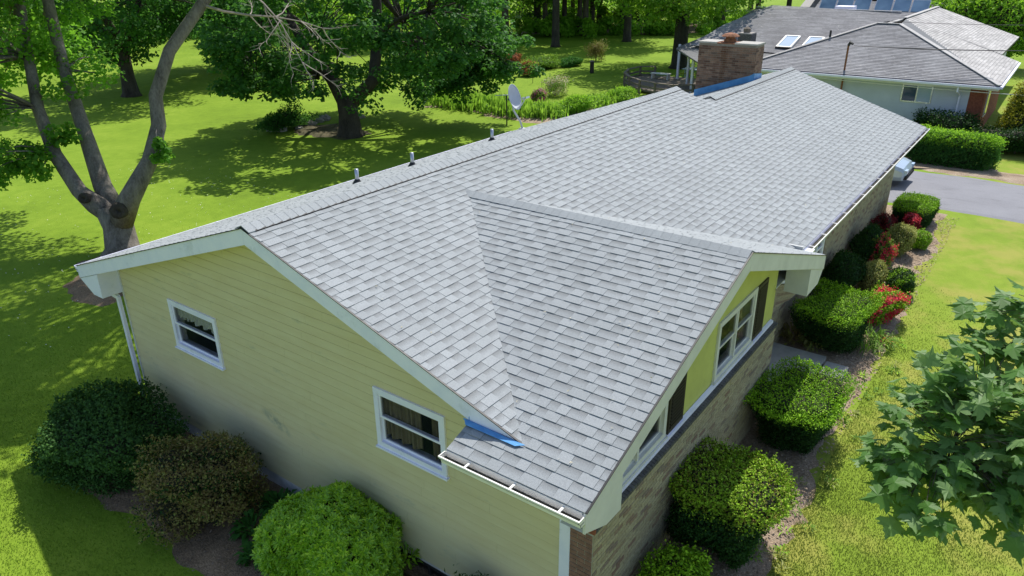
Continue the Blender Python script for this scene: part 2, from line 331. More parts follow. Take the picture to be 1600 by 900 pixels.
# ------------------------------------------------------------------ ground
def grid_ground():
    xs = np.concatenate([np.linspace(-600, -40, 8), np.linspace(-30, 50, 161), np.linspace(55, 600, 24)])
    ys = np.concatenate([np.linspace(-600, -40, 8), np.linspace(-30, 50, 161), np.linspace(55, 700, 24)])
    X, Y = np.meshgrid(xs, ys, indexing='ij'); Z = H(X, Y)+.02*np.sin(X*.9+1)*np.sin(Y*.7)
    V = np.stack([X, Y, Z], -1).reshape(-1, 3); nx, ny = len(xs), len(ys)
    i = np.arange(nx-1)[:, None]*ny+np.arange(ny-1)[None]; F = np.stack([i, i+ny, i+ny+1, i+1], -1).reshape(-1, 4)
    me = bpy.data.meshes.new('lawn'); me.from_pydata(V.tolist(), [], F.tolist()); me.update()
    o = link('lawn', me, M['lawn'], None, True); o['kind'] = 'structure'; return o
grid_ground()
def sheet(name, pts, mat, lift=.03, ragged=.12, mound=.04, step=.14, kind='structure', skirt=True):
    """ground sheet with an uneven outline, draped on the terrain"""
    out = []
    n = len(pts)
    for i in range(n):
        a, b = Vector(pts[i]), Vector(pts[(i+1) % n]); L = (b-a).length; m = max(1, int(L/step))
        for j in range(m):
            p = a.lerp(b, j/m); d = Vector(((b-a).y, -(b-a).x)).normalized(); ph = L*.0+p.x*3.1+p.y*2.3; out.append(p+d*ragged*(.9*math.sin(ph)+.5*math.sin(ph*2.7+1)+.15*math.sin(ph*6.1)+random.uniform(-.08, .08)))
    c = sum(out, Vector((0, 0)))/len(out); rings = 6; V = []; F = []
    m = len(out)
    for r in range(rings):
        t = 1-r/rings
        for p in out:
            q = c+(p-c)*t; V.append((q.x, q.y, float(H(q.x, q.y))+lift*(1 if r else -.6)+(mound*min(1, r/2))))
    V.append((c.x, c.y, float(H(c.x, c.y))+lift+mound))
    for r in range(rings-1):
        for i in range(m):
            a = r*m+i; b = r*m+(i+1) % m; F.append((a, b, b+m, a+m))
    for i in range(m): F.append(((rings-1)*m+i, (rings-1)*m+(i+1) % m, rings*m))
    me = bpy.data.meshes.new(name); me.from_pydata(V, [], F); me.update(); o = link(name, me, mat, None, True)
    if kind: o['kind'] = kind
    return o
def strip_sheet(name, fx, xs, y_near, y_far, mat, lift=.03, rag=.12):
    """bed between y_far(x) and y_near(x) along x"""
    V = []; F = []; ny = 10
    for x in xs:
        a = y_near(x)+random.uniform(-rag, rag); b = y_far(x)
        for j in range(ny):
            y = a+(b-a)*j/(ny-1); V.append((x, y, float(H(x, y))+(lift if j else -.03)))
    for i in range(len(xs)-1):
        for j in range(ny-1): a = i*ny+j; F.append((a, a+ny, a+ny+1, a+1))
    me = bpy.data.meshes.new(name); me.from_pydata(V, [], F); me.update(); o = link(name, me, mat, None, True); o['kind'] = 'structure'; return o
strip_sheet('mulch_bed', None, np.arange(-.6, 21.9, .22), lambda x: -6.98+.1*math.sin(x*1.3)+(.25 if x > 16 else 0)+max(0, .8-x)*.6, lambda x: -4.3, M['mulch_pale'])
sheet('mulch_bed', [(.3, 5.4), (-.4, 5.5), (-1.5, 5.4), (-1.95, 4.2), (-2.0, 2.85), (-1.9, 1.4), (-2.0, .2), (-2.1, -2), (-1.7, -4.4), (-.3, -5.3), (.3, -5.2)], M['mulch'], ragged=.1)
sheet('mulch_bed', [(1.5, 12.0), (2.2, 13.1), (3.3, 14.6), (4.9, 14.9), (5.4, 13.3), (4.6, 12.0), (3.2, 10.8), (1.9, 10.6)], M['mulch'], ragged=.15)
sheet('mulch_bed', [(18.9, 24.3), (20.6, 24.9), (21.9, 23.6), (21.7, 21.5), (21.0, 20.1), (20.2, 19.7), (19.3, 20.2), (18.6, 22.)], M['litter'], ragged=.25)
sheet('mulch_bed', [(28.1, 23.2), (28.5, 20.6), (27.9, 18.1), (28.0, 16.3), (27.9, 14.2), (29.8, 13.8), (33.4, 13.3), (38, 12.8), (38.4, 14.4), (34.8, 15.6), (32.2, 17.4), (31.4, 22.6)], M['mulch_pale'], ragged=.15)
# driveway
def drive():
    V = []; F = []; ys = np.arange(-60, 9, .5)
    for y in ys:
        for j in range(13):
            x0 = 21.75 + (0.25 if y > -7 else .25-.01*(y+7)) ; x1 = 28.3+.12*math.sin(y*1.7); t = j/12; x = x0+(x1-x0)*t+(random.uniform(-.06, .06) if j in (0, 12) else 0)
            V.append((x, y, float(H(x, y))+.045-(.09 if j in (0, 12) else 0)))
    for i in range(len(ys)-1):
        for j in range(12): a = i*13+j; F.append((a, a+1, a+14, a+13))
    me = bpy.data.meshes.new('driveway'); me.from_pydata(V, [], F); me.update(); o = link('driveway', me, M['asphalt']); o['kind'] = 'structure'
drive()
sheet('mulch_bed', [(28.1, -9), (28.2, -3.2), (31.6, -3.2), (31.3, -6.9), (30.2, -7.6), (29.6, -11.5), (28.4, -11.5)], M['mulch_pale'], ragged=.15)

# ------------------------------------------------------------------ the house
Pm = .337; RZ = 5.10; B = 5.586; F_ = 5.41; L1 = 13.774; L2 = 21.449; DZ = .837; OX = .397
XC = 3.478; ZC = 4.801; G = 5.84; PC = .336; EX = -.832; XR = 8.017; YL = -3.993
def zf(y): return RZ-abs(y)*Pm              # main front plane (y<=0) and back plane of the tall section
def zc(x): return ZC-abs(x-XC)*PC
house = thing('ranch_house', (0, 0, 0), 'yellow sided ranch house with grey shingle roof and buff brick front', 'house')
# --- shingles
def slope(O, U, V, regions, phase=0., exp=.1435, w0=.11, w1=.27):
    """returns list of (centre, verts, faces, sh list)"""
    O, U, V = Vector(O), Vector(U).normalized(), Vector(V).normalized(); Nn = U.cross(V)
    if Nn.z < 0: Nn = -Nn
    us = [p[0] for r in regions for p in r]; vs = [p[1] for r in regions for p in r]
    res = []; k0 = math.floor(min(vs)/exp)-1; k1 = math.ceil(max(vs)/exp)+1
    for k in range(k0, k1):
        u = min(us)-random.random()*.3; low = random.random() < .5
        wob = random.uniform(-.0025, .0025)
        while u < max(us):
            ww = random.uniform(w0, w1); low = not low
            vb = k*exp+wob+random.uniform(-.0015, .0015); vt = (k+1)*exp+.012
            tab = [(u+.0015, vb), (u+ww-.0015, vb), (u+ww-.0015, vt), (u+.0015, vt)]
            for r in regions:
                pg = clipconv(tab, r)
                if len(pg) < 3 or area2(pg) < 2e-4: continue
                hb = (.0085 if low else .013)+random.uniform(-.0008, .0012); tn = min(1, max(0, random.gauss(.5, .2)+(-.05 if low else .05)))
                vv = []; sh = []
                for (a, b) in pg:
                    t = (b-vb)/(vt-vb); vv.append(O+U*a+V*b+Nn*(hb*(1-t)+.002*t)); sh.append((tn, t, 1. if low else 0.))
                n = len(pg); bb = [p-Nn*(.017 if t_[1] < .02 else .004) for p, t_ in zip(vv, sh)]
                fc = [tuple(range(n))]+[((i+1) % n, i, i+n, (i+1) % n+n) for i in range(n)]
                if (vv[1]-vv[0]).cross(vv[2]-vv[1]).dot(Nn) < 0: fc = [f[::-1] for f in fc]
                res.append((sum(vv, Vector())/n, vv+bb, fc, sh+sh))
            u += ww
    return res
sq = math.sqrt(1+Pm*Pm); sc_ = math.sqrt(1+PC*PC)
def yv(x): return -(RZ-zc(x))/Pm
def uvf(pts):  # plan (x,y) -> (u,v) on front plane, origin eave (0,-F_)
    return [(x, (y+F_)*sq) for x, y in pts]
tabs = []
tabs += slope((0, -F_, zf(F_)), (1, 0, 0), (0, 1, Pm), [uvf([(-OX, 0), (XC, 0), (XC, yv(XC)), (-OX, yv(-OX))]),
              uvf([(XC, 0), (L1, 0), (L1, -F_), (8.0, -F_), (XC, yv(XC))]), uvf([(L1, -DZ), (L2, -DZ), (L2, -F_-.02), (L1, -F_-.02)])])
tabs += slope((-OX, B, zf(B)), (1, 0, 0), (0, -1, Pm), [[(0, -.01), (L1+OX, -.01), (L1+OX, B*sq), (0, B*sq)]])
ZR2 = RZ-DZ*Pm; BY2 = 4.7
tabs += slope((L1, BY2, ZR2-(BY2+DZ)*Pm), (1, 0, 0), (0, -1, Pm), [[(0, 0), (L2-L1, 0), (L2-L1, (BY2+DZ)*sq), (0, (BY2+DZ)*sq)]])
def uvc(pts): return [(y, (x-EX)*sc_) for x, y in pts]
tabs += slope((EX, 0, zc(EX)), (0, 1, 0), (1, 0, PC), [uvc([(EX, -G), (EX, YL), (0, YL), (0, -G)]), uvc([(0, -G), (XC, -G), (XC, yv(XC)), (0, yv(0))])])
tabs += slope((XR, 0, zc(XR)), (0, 1, 0), (-1, 0, PC), [[(-G, 0), (-F_, 0), (yv(XC), (XR-XC)*sc_), (-G, (XR-XC)*sc_)]])
roof = MB()
TK = .09
roof.prism([(-OX, 0, RZ-.012), (-OX, yv(-OX), zf(yv(-OX))-.012), (XC, yv(XC), zf(yv(XC))-.012), (XC, 0, RZ-.012)], (0, 0, -TK))
roof.prism([(XC, 0, RZ-.012), (XC, yv(XC), zf(yv(XC))-.012), (8.0, -F_+.01, zf(F_-.01)-.012), (L1, -F_+.01, zf(F_-.01)-.012), (L1, 0, RZ-.012)], (0, 0, -TK))
roof.prism([(L1+.002, -DZ, ZR2-.012), (L1+.002, -F_+.01, zf(F_-.01)-.012), (L2-.01, -F_+.01, zf(F_-.01)-.012), (L2-.01, -DZ, ZR2-.012)], (0, 0, -TK))
roof.prism([(-OX, 0, RZ-.013), (L1, 0, RZ-.013), (L1, B-.01, zf(B)-.013), (-OX, B-.01, zf(B)-.013)], (0, 0, -TK))
roof.prism([(L1+.002, -DZ, ZR2-.013), (L2-.01, -DZ, ZR2-.013), (L2-.01, BY2-.01, ZR2-(BY2+DZ)*Pm-.013), (L1+.002, BY2-.01, ZR2-(BY2+DZ)*Pm-.013)], (0, 0, -TK))
roof.prism([(EX+.01, -G+.01, zc(EX)-.012), (XC, -G+.01, ZC-.012), (XC, yv(XC), ZC-.012), (0, yv(0)-.02, zc(0)-.012), (0, YL, zc(0)-.012), (EX+.01, YL, zc(EX)-.012)], (0, 0, -TK))
roof.prism([(XC, -G+.01, ZC-.014), (XR-.01, -G+.01, zc(XR)-.014), (XR-.01, -F_, zc(XR)-.014), (XC, yv(XC), ZC-.014)], (0, 0, -TK))
roof_o = roof.build('roof', M['underlay'], house)
def in_view(p):
    d = p-CAMP; z = d.dot(FW)
    if z < .3: return False
    return abs(d.dot(RI)/z*FOC) < 800 and abs(d.dot(UP)/z*FOC) < 450
def split_tabs(tabs, nobj, name, mat, parent, stuffname):
    tabs.sort(key=lambda t: (0 if in_view(t[0]) else 1, (t[0]-CAMP).length))
    def mk(nm, lst, kind=None):
        v = []; f = []; sh = []
        for c_, vv, fc, s_ in lst:
            i = len(v); v += [tuple(p) for p in vv]; f += [tuple(i+j for j in q) for q in fc]; sh += s_
        me = bpy.data.meshes.new(nm); me.from_pydata(v, [], f); me.update()
        at = me.attributes.new('sh', 'FLOAT_COLOR', 'POINT'); at.data.foreach_set('color', np.array([(a, b, c, 1) for a, b, c in sh], dtype=np.float32).ravel())
        o = link(nm, me, mat, parent)
        if kind: o['kind'] = kind
    for t in tabs[:nobj]: mk(name, [t])
    mk(stuffname, tabs[nobj:], 'stuff')
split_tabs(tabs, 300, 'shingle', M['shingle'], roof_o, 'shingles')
# --- ridge caps: bent shingle pieces overlapping along the ridge
def ridge_caps(a, b, d1, d2, wid=.15, exp=.145, wav=0):
    a, b = Vector(a), Vector(b); L = (b-a).length; t = (b-a)/L; d1 = Vector(d1).normalized(); d2 = Vector(d2).normalized(); n = int(L/exp)
    upv = Vector((0, 0, 1))
    for i in range(n+1):
        p = a+t*i*exp; q = a+t*min(L, (i+1)*exp+.05); tn = random.gauss(.75, .12)
        h0 = .031; h1 = .026
        if i == n and (q-p).length < .03: break
        vs = [p+d1*wid+upv*(h0-.018), p+upv*h0, p+d2*wid+upv*(h0-.018), q+d1*wid+upv*(h1-.018), q+upv*h1, q+d2*wid+upv*(h1-.018)]
        vs += [v-upv*.014 for v in vs]
        fc = [(0, 1, 4, 3), (1, 2, 5, 4), (6, 0, 3, 9), (2, 8, 11, 5), (0, 6, 7, 1), (1, 7, 8, 2), (3, 4, 10, 9), (4, 5, 11, 10)]
        o0 = rootloc(roof_o); me = bpy.data.meshes.new('ridge_shingle'); me.from_pydata([tuple(v-o0) for v in vs], [], fc); me.update()
        at = me.attributes.new('sh', 'FLOAT_COLOR', 'POINT'); at.data.foreach_set('color', np.array([(min(1, tn), .3, 0, 1)]*12, dtype=np.float32).ravel())
        link('ridge_shingle', me, M['shingle'], roof_o)
mb = MB()
for (xa, xb, yy, zz) in ((-OX+.1, L1-.02, 0, RZ), (L1+.45, L2-.02, -DZ, ZR2)):
    for s_ in (-1, 1): mb.prism([(xa, yy, zz+.024), (xb, yy, zz+.024), (xb, yy+s_*.165, zz+.024-.165*Pm), (xa, yy+s_*.165, zz+.024-.165*Pm)], (0, 0, -.035))
mb.build('ridge_vent', M['black'], roof_o)
ridge_caps((-OX-.01, 0, RZ+.012), (L1, 0, RZ+.012), (0, -1, -Pm), (0, 1, -Pm), wid=.17)
ridge_caps((L1+.45, -DZ, ZR2+.012), (L2, -DZ, ZR2+.012), (0, -1, -Pm), (0, 1, -Pm))
ridge_caps((XC, -G, ZC), (XC, yv(XC)+.12, ZC+.01), (-1, 0, -PC), (1, 0, -PC))
# dark edge left where the tall ridge ends, curved vent end
mb = MB(); mb.tube([(L1+.42, -DZ-.16, ZR2-.02), (L1+.40, -DZ, ZR2+.06), (L1+.42, -DZ+.2, ZR2-.03)], .012, 5); mb.build('ridge_end_cap', M['black'], roof_o)
# metal drip edge (dark line along shingle edges)
for a, b in (((-OX-.012, 0, RZ+.0), (-OX-.012, yv(-OX), zf(yv(-OX)))), ((-OX-.012, 0, RZ), (-OX-.012, B, zf(B))), ((XC, -G-.01, ZC), (EX, -G-.01, zc(EX))), ((XC, -G-.01, ZC), (XR, -G-.01, zc(XR))), ((L2, -DZ, ZR2), (L2, -F_, zf(F_))), ((L2, -DZ, ZR2), (L2, BY2, ZR2-(BY2+DZ)*Pm)), ((L1+.004, 0, RZ), (L1+.004, B, zf(B)))):
    mb = MB(); mb.beam(a, b, (.012, .0, 0) if abs(a[0]-b[0]) < .01 else (0, .012, 0), (0, 0, .006)); mb.build('drip_edge', M['black'], roof_o)
# --- fascia boards
def fascia(name, a, b, h, mat, th=.03, out=(0, 0, 0), top=-.02):
    m = MB(); a, b = Vector(a), Vector(b); o = Vector(out); a = a-o*.008; b = b-o*.008; top = -.008
    m.prism([a+Vector((0, 0, top)), b+Vector((0, 0, top)), b+Vector((0, 0, top-h)), a+Vector((0, 0, top-h))], o*th); return m.build(name, mat, house)
yE = yv(-OX)
fascia('rake_board', (-OX+.0, -.0, RZ), (-OX+.0, B, zf(B)), .24, M['white'], out=(1, 0, 0))
fascia('rake_board', (-OX+.0, -.004, RZ), (-OX+.0, yE-.02, zf(yE-.02)), .24, M['white'], out=(1, 0, 0))
fascia('fascia_board', (-OX+.031, B, zf(B)), (L1, B, zf(B)), .2, M['white'], out=(0, -1, 0))
fascia('rake_board', (XC-.002, -G, ZC), (EX+.0, -G, zc(EX)), .27, M['cream'], out=(0, 1, 0))
fascia('rake_board', (XC+.002, -G, ZC), (XR, -G, zc(XR)), .27, M['cream'], out=(0, 1, 0))
fascia('fascia_board', (EX+.0, -G+.031, zc(EX)), (EX+.0, YL, zc(EX)), .16, M['cream'], out=(1, 0, 0))
fascia('fascia_board', (8.05, -F_, zf(F_)), (L2, -F_, zf(F_)), .17, M['white'], out=(0, 1, 0))
fascia('rake_board', (L2-.0, -DZ, ZR2), (L2-.0, -F_, zf(F_)), .22, M['white'], out=(-1, 0, 0))
fascia('rake_board', (L2-.0, -DZ-.004, ZR2), (L2-.0, BY2, ZR2-(BY2+DZ)*Pm), .22, M['white'], out=(-1, 0, 0))
fascia('rake_board', (L1-.02, 0, RZ), (L1-.02, B, zf(B)), .2, M['white'], out=(-1, 0, 0))
# --- soffits and boxed returns
def solid(name, polys, mat, parent=None):
    m = MB()
    for pts, off in polys: m.prism(pts, off)
    return m.build(name, mat, parent or house)
solid('soffit', [([(-OX+.032, -.01, RZ-.2), (.0, -.01, RZ-.2), (.0, yE, zf(yE)-.2), (-OX+.032, yE, zf(yE)-.2)], (0, 0, -.015)),
                 ([(-OX+.032, 0, RZ-.2), (.0, 0, RZ-.2), (.0, B-.04, zf(B)-.19), (-OX+.032, B-.04, zf(B)-.19)], (0, 0, -.015))], M['white'])
solid('soffit', [([(.0, 4.82, zf(B)-.2), (L1, 4.82, zf(B)-.2), (L1, B-.035, zf(B)-.2), (.0, B-.035, zf(B)-.2)], (0, 0, -.015))], M['white'])
solid('soffit', [([(EX+.032, -G+.032, zc(EX)-.17), (0, -G+.032, zc(EX)-.17), (0, YL, zc(EX)-.17), (EX+.032, YL, zc(EX)-.17)], (0, 0, -.015))], M['cream'])
solid('soffit', [([(.003, -G+.032, zc(0)-.24), (XC, -G+.032, ZC-.24), (XC, -5.4, ZC-.24), (.003, -5.4, zc(0)-.24)], (0, 0, -.015)), ([(XC+.002, -G+.032, ZC-.24), (XR-.03, -G+.032, zc(XR)-.24), (XR-.03, -5.4, zc(XR)-.24), (XC+.002, -5.4, ZC-.24)], (0, 0, -.015))], M['cream'])
solid('porch_ceiling', [([(6.53, -5.4, 3.0), (XR-.03, -5.4, 3.0), (XR-.03, -4.82, 3.0), (6.53, -4.82, 3.0)], (0, 0, -.02)), ([(XR-.06, -5.42, 3.02), (XR-.03, -5.42, 3.02), (XR-.03, -4.8, 3.02), (XR-.06, -4.8, 3.02)], (0, 0, .35))], M['cream'])
solid('soffit', [([(XR, -F_+.035, zf(F_)-.17), (L2-.03, -F_+.035, zf(F_)-.17), (L2-.03, -4.82, zf(F_)-.17), (XR, -4.82, zf(F_)-.17)], (0, 0, -.015))], M['white'])
# boxed cornice returns: triangular boards closing the eave ends
zb = zf(B)
solid('cornice_return', [([(-OX+.003, B, zb-.26), (-OX+.003, 4.86, zf(4.86)-.258), (-OX+.003, 4.86, zb-.50), (-OX+.003, 5.18, zb-.50)], (.39, 0, 0))], M['white'])
solid('cornice_return', [([(EX+.01, -G+.004, zc(EX)-.28), (-.02, -G+.004, zc(-.02)-.285), (-.02, -G+.004, zc(EX)-.52), (-.35, -G+.004, zc(EX)-.50)], (0, .3, 0))], M['cream'])
solid('cornice_return', [([(XR-.01, -G+.004, zc(XR)-.28), (XR-.95, -G+.004, zc(XR-.95)-.285), (XR-.95, -G+.004, zc(XR)-.50), (XR-.25, -G+.004, zc(XR)-.50)], (0, .42, 0))], M['cream'])
# --- walls cut into convex strips round the openings
def strips(h0, h1, zbot, ztop, rects, kinks=()):
    """region h0..h1, zbot..ztop(h) minus rects (h0,h1,z0,z1) -> convex polys in (h,z)"""
    cuts = sorted(set([h0, h1]+[r[0] for r in rects]+[r[1] for r in rects]+[k for k in kinks if h0 < k < h1]))
    out = []
    for a, b in zip(cuts, cuts[1:]):
        m = (a+b)/2; rr = sorted([r for r in rects if r[0] <= m <= r[1]], key=lambda r: r[2]); z = zbot
        for r in rr: out.append([(a, z), (b, z), (b, r[2]), (a, r[2])]); z = r[3]
        out.append([(a, z), (b, z), (b, ztop(b)), (a, ztop(a))])
    return out
def clipz(pg, z0, z1): 
    q = clip(pg, 0, -1, -z0)
    return clip(q, 0, 1, z1) if len(q) > 2 else []
def board_wall(parent, polys, to3, nin, zs, exp, mat, name='siding_board', t0=.016, t1=.006):
    z = zs; top = max(p[1] for q in polys for p in q)
    while z < top:
        mb = MB(); hmax = None; hs = [p[0] for q in polys for p in q]; js = [min(hs)-1]; x_ = min(hs)+random.uniform(.6, 3.6)
        while x_ < max(hs)-.4: js.append(x_); x_ += random.choice([2.4, 3.05, 3.66])
        js.append(max(hs)+1); parts = []
        for ja, jb in zip(js, js[1:]):
            for pg in polys:
                q = clipz(pg, z, z+exp); q = clip(q, -1, 0, -(ja+.001)) if len(q) > 2 else []; q = clip(q, 1, 0, jb-.001) if len(q) > 2 else []
                if len(q) > 2: parts.append(q)
        for q in parts:
            if len(q) < 3 or area2(q) < 1e-4: continue
            if hmax is not None and min(p[0] for p in q) > hmax+.0015: mb.build(name, mat, parent); mb = MB()
            hmax = max(p[0] for p in q)
            outer = []
            for (hh, zz) in q:
                t = (zz-z)/exp; lip = t < .01; outer.append(Vector(to3(hh, zz))+Vector((0, 0, .013 if lip else 0))+Vector(nin)*(-(t0*(1-t)+t1*t)))
            inner = [Vector(to3(hh, zz))+Vector(nin)*(.0 if (zz-z)/exp < .01 else .004) for hh, zz in q]
            n = len(q); i = len(mb.v); mb.v += [tuple(p) for p in outer]+[tuple(p) for p in inner]
            nn = (outer[1]-outer[0]).cross(outer[2]-outer[1])
            fl = nn.dot(Vector(nin)) > 0
            fs = [tuple(range(i, i+n))]+[(i+(j+1) % n, i+j, i+j+n, i+(j+1) % n+n) for j in range(n)]
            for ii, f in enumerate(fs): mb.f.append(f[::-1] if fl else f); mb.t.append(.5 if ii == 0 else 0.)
        if mb.v: mb.build(name, mat, parent)
        z += exp
# near gable wall, x=0, h=y
W1 = (1.79, 3.20, 2.08, 3.03); W2 = (-3.25, -1.94, 2.08, 3.06)
def inset(r, d=.07): return (r[0]+d, r[1]-d, r[2]+d, r[3]-d)
gtop = lambda y: min(zf(y)-.1, (zc(0)-.1 if y < yv(0) else 9))
ytrim = -5.04
polys = strips(ytrim, 4.81, .28, gtop, [inset(W1), inset(W2)], (0, yv(0)))
wm = MB()
for pg in strips(-5.38, 4.81, -.4, gtop, [inset(W1), inset(W2), (-3.35, -2.15, -.2, .22)], (0, yv(0))): wm.prism([(.006, y, z) for y, z in pg], (.15, 0, 0))
gable = wm.build('gable_wall', M['foundation'], house)
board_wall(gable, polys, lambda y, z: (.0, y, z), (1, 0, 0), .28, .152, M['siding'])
solid('corner_board', [([(-.028, ytrim, .28), (.0, ytrim, .28), (.0, ytrim-.15, .28), (-.028, ytrim-.15, .28)], (0, 0, 2.92))], M['white'])
solid('corner_board', [([(-.022, 4.811, .28), (.03, 4.811, .28), (.03, 4.86, .28), (-.022, 4.86, .28)], (0, 0, 2.95))], M['cream'])
# other walls (solid)
def plainwall(name, parts, mat):
    m = MB()
    for a in parts: m.box(*a)
    return m.build(name, mat, house)
plainwall('back_wall', [(.16, L1, 4.66, 4.81, -.3, 3.4)], M['siding'])
solid('end_wall', [([(21.05, -4.8, -.3), (21.05, 3.9, -.3), (21.05, 3.9, zf(5.4)), (21.05, -DZ, ZR2-.1), (21.05, -4.8, zf(4.8)-.1)], (-.15, 0, 0))], M['siding'])
solid('back_wall', [([(L1, 3.9, -.3), (21.0, 3.9, -.3), (21.0, 3.9, 3.25), (L1, 3.9, 3.25)], (0, -.15, 0)), ([(L1-.15, 3.9, -.3), (L1-.15, 4.7, -.3), (L1-.15, 4.7, 3.3), (L1-.15, 3.9, 3.3)], (.15, 0, 0))], M['siding'])
plainwall('interior_floor', [(.2, 20.8, -4.6, 3.8, .9, 1.0)], M['interior'])
plainwall('interior_partition', [(3.2, 3.3, -5.3, 4.6, 1.0, 3.3), (.2, 3.2, -.1, .0, 1.0, 3.3)], M['interior'])
# front gable wall y=-5.39, h=x
WG2 = (3.76, 5.42, 2.45, 3.47); WG1 = (.40, 2.05, 2.45, 3.47)
YF = -5.39
ftop = lambda x: zc(x)-.1
fpolys = strips(.0, 6.5, 2.32, ftop, [inset(WG1, .06), inset(WG2, .06)], (XC,))
wm = MB()
for pg in strips(.006, 6.5, .1, ftop, [inset(WG1, .06), inset(WG2, .06)], (XC,)): wm.prism([(x, YF+.006, z) for x, z in pg], (0, .15, 0))
fwall = wm.build('front_gable_wall', M['mortar'], house)
board_wall(fwall, fpolys, lambda x, z: (x, YF, z), (0, 1, 0), 2.36, .152, M['siding_front'])
solid('corner_board', [([(6.5, YF-.01, 2.36), (6.6, YF-.01, 2.36), (6.6, YF+.09, 2.36), (6.5, YF+.09, 2.36)], (0, 0, 1.2))], M['siding_front'])
# --- bricks
NB = {'n': 0}
def bricks(parent, O, U, ncol, nrow, depth=.1, proud=.006, maxobj=0, mat='brick', name='brick', bl=.203, bh=.0575, mo=.0105, ends=(0, 0), skip=None):
    O, U = Vector(O), Vector(U).normalized(); Z = Vector((0, 0, 1)); Nn = U.cross(Z)  # outward
    lst = []; L = ncol
    for r in range(nrow):
        x = -(bl+mo)/2 if r % 2 else 0.
        while x < L-.01:
            a = max(0, x); b = min(L, x+bl)
            if b-a > .03:
                z0 = r*(bh+mo)
                if not (skip and skip(a, b, z0)):
                    lst.append((a, b, z0))
            x += bl+mo
    out = []
    for a, b, z0 in lst:
        pr = proud+random.uniform(-.0015, .003); p = O+U*a+Z*z0; out.append((p, b-a, pr, random.random()))
    out.sort(key=lambda t: (t[0]-CAMP).length)
    def add(mb, t):
        p, w_, pr, tn = t; mb.prism([p+Nn*pr, p+U*w_+Nn*pr, p+U*w_+Nn*pr+Z*bh, p+Nn*pr+Z*bh], -Nn*(depth*.3), tn)
    for t in out[:maxobj]:
        mb = MB(); add(mb, t); mb.build(name, M[mat], parent)
    mb = MB()
    for t in out[maxobj:]: add(mb, t)
    if mb.v: o = mb.build(name+('s' if not name.endswith('s') else ''), M[mat], parent); o['kind'] = 'stuff'
YB = -5.50
bw = MB(); bw.box(-.0, 6.56, YB, YF+.004, -.1, 2.30); bwall = bw.build('brick_front_wall', M['mortar'], house)
bricks(bwall, (0, YB, .02), (1, 0, 0), 6.56, 33, maxobj=230)
mb = MB(); mb.box(-.02, .0, YB+.001, -5.19, -.1, 2.29); mb.build('brick_end', M['mortar'], bwall)
bricks(bwall, (-.02, -5.192, .02), (0, -1, 0), .305, 33, maxobj=70, name='end_brick', mat='endbrick')
solid('corner_panel', [([(-.012, -5.192, 2.36), (.0, -5.192, 2.36), (.0, YF-.012, 2.36), (-.012, YF-.012, 2.36)], (0, 0, 1.15))], M['siding'])
bricks(bwall, (6.56, YB, .02), (0, 1, 0), .7, 33, maxobj=0)
for i in range(94):   # rowlock ledge
    mb = MB(); x = i*.07; mb.prism([(x, YB-.035, 2.30), (x+.061, YB-.035, 2.30), (x+.061, YF-.018, 2.30), (x, YF-.018, 2.30)], (0, 0, .05))
    mb.v = [(a, b, c+(.03 if b > YF-.03 and c > 2.33 else 0)) for a, b, c in mb.v]; mb.build('ledge_brick', M['ledge'], bwall)
solid('end_coping', [([(-.04, -5.195, 2.30), (-.04, YB-.03, 2.30), (-.04, YB-.03, 2.37), (-.04, -5.195, 2.37)], (.038, 0, 0))], M['redbrick'])
# long wall to the right of the entry
YG = -4.80
lw = MB(); lw.box(6.56, 21.05, YG, YG+.15, -.1, 3.12); lwall = lw.build('brick_front_wall', M['mortar'], house)
bricks(lwall, (6.56, YG, .05), (1, 0, 0), 14.49, 45, skip=lambda a, b, z: 2.4 < (a+b)/2 < 4.3 and 2.05 < z < 2.95)
# bow window with corbelled brick base
bx0, bx1 = 8.95, 10.9
def bowp(z, d): 
    return [(bx0, YG, z), (bx0+.45, YG-d, z), (bx1-.45, YG-d, z), (bx1, YG, z)]
mb = MB()
for i in range(8):
    z = 1.5+i*.07; d = .08+.34*(i/7)**.7; mb.prism(bowp(z, d), (0, 0, .062), random.random())
bow = mb.build('bow_window', M['brick'], house)
mb = MB(); mb.prism(bowp(2.08, .46), (0, 0, .05)); mb.prism(bowp(2.98, .46), (0, 0, .14))
for a, b in zip(bowp(2.13, .42)[:-1], bowp(2.13, .42)[1:]):
    a, b = Vector(a), Vector(b); d = (b-a).normalized(); n = Vector((d.y, -d.x, 0))
    for t in (0., .5, 1.) if (b-a).length > .7 else (0., 1.): p = a.lerp(b, t); mb.beam(p, p+Vector((0, 0, .85)), d*.035, n*.03)
    mb.beam(a+Vector((0, 0, .04)), b+Vector((0, 0, .04)), n*.03, Vector((0, 0, .04))); mb.beam(a+Vector((0, 0, .45)), b+Vector((0, 0, .45)), n*.02, Vector((0, 0, .02)))
mb.build('frame', M['white'], bow)
mb = MB()
for a, b in zip(bowp(2.13, .40)[:-1], bowp(2.13, .40)[1:]): mb.prism([a, b, (b[0], b[1], 2.98), (a[0], a[1], 2.98)], (0, .01, 0))
mb.build('pane', M['glass'], bow)
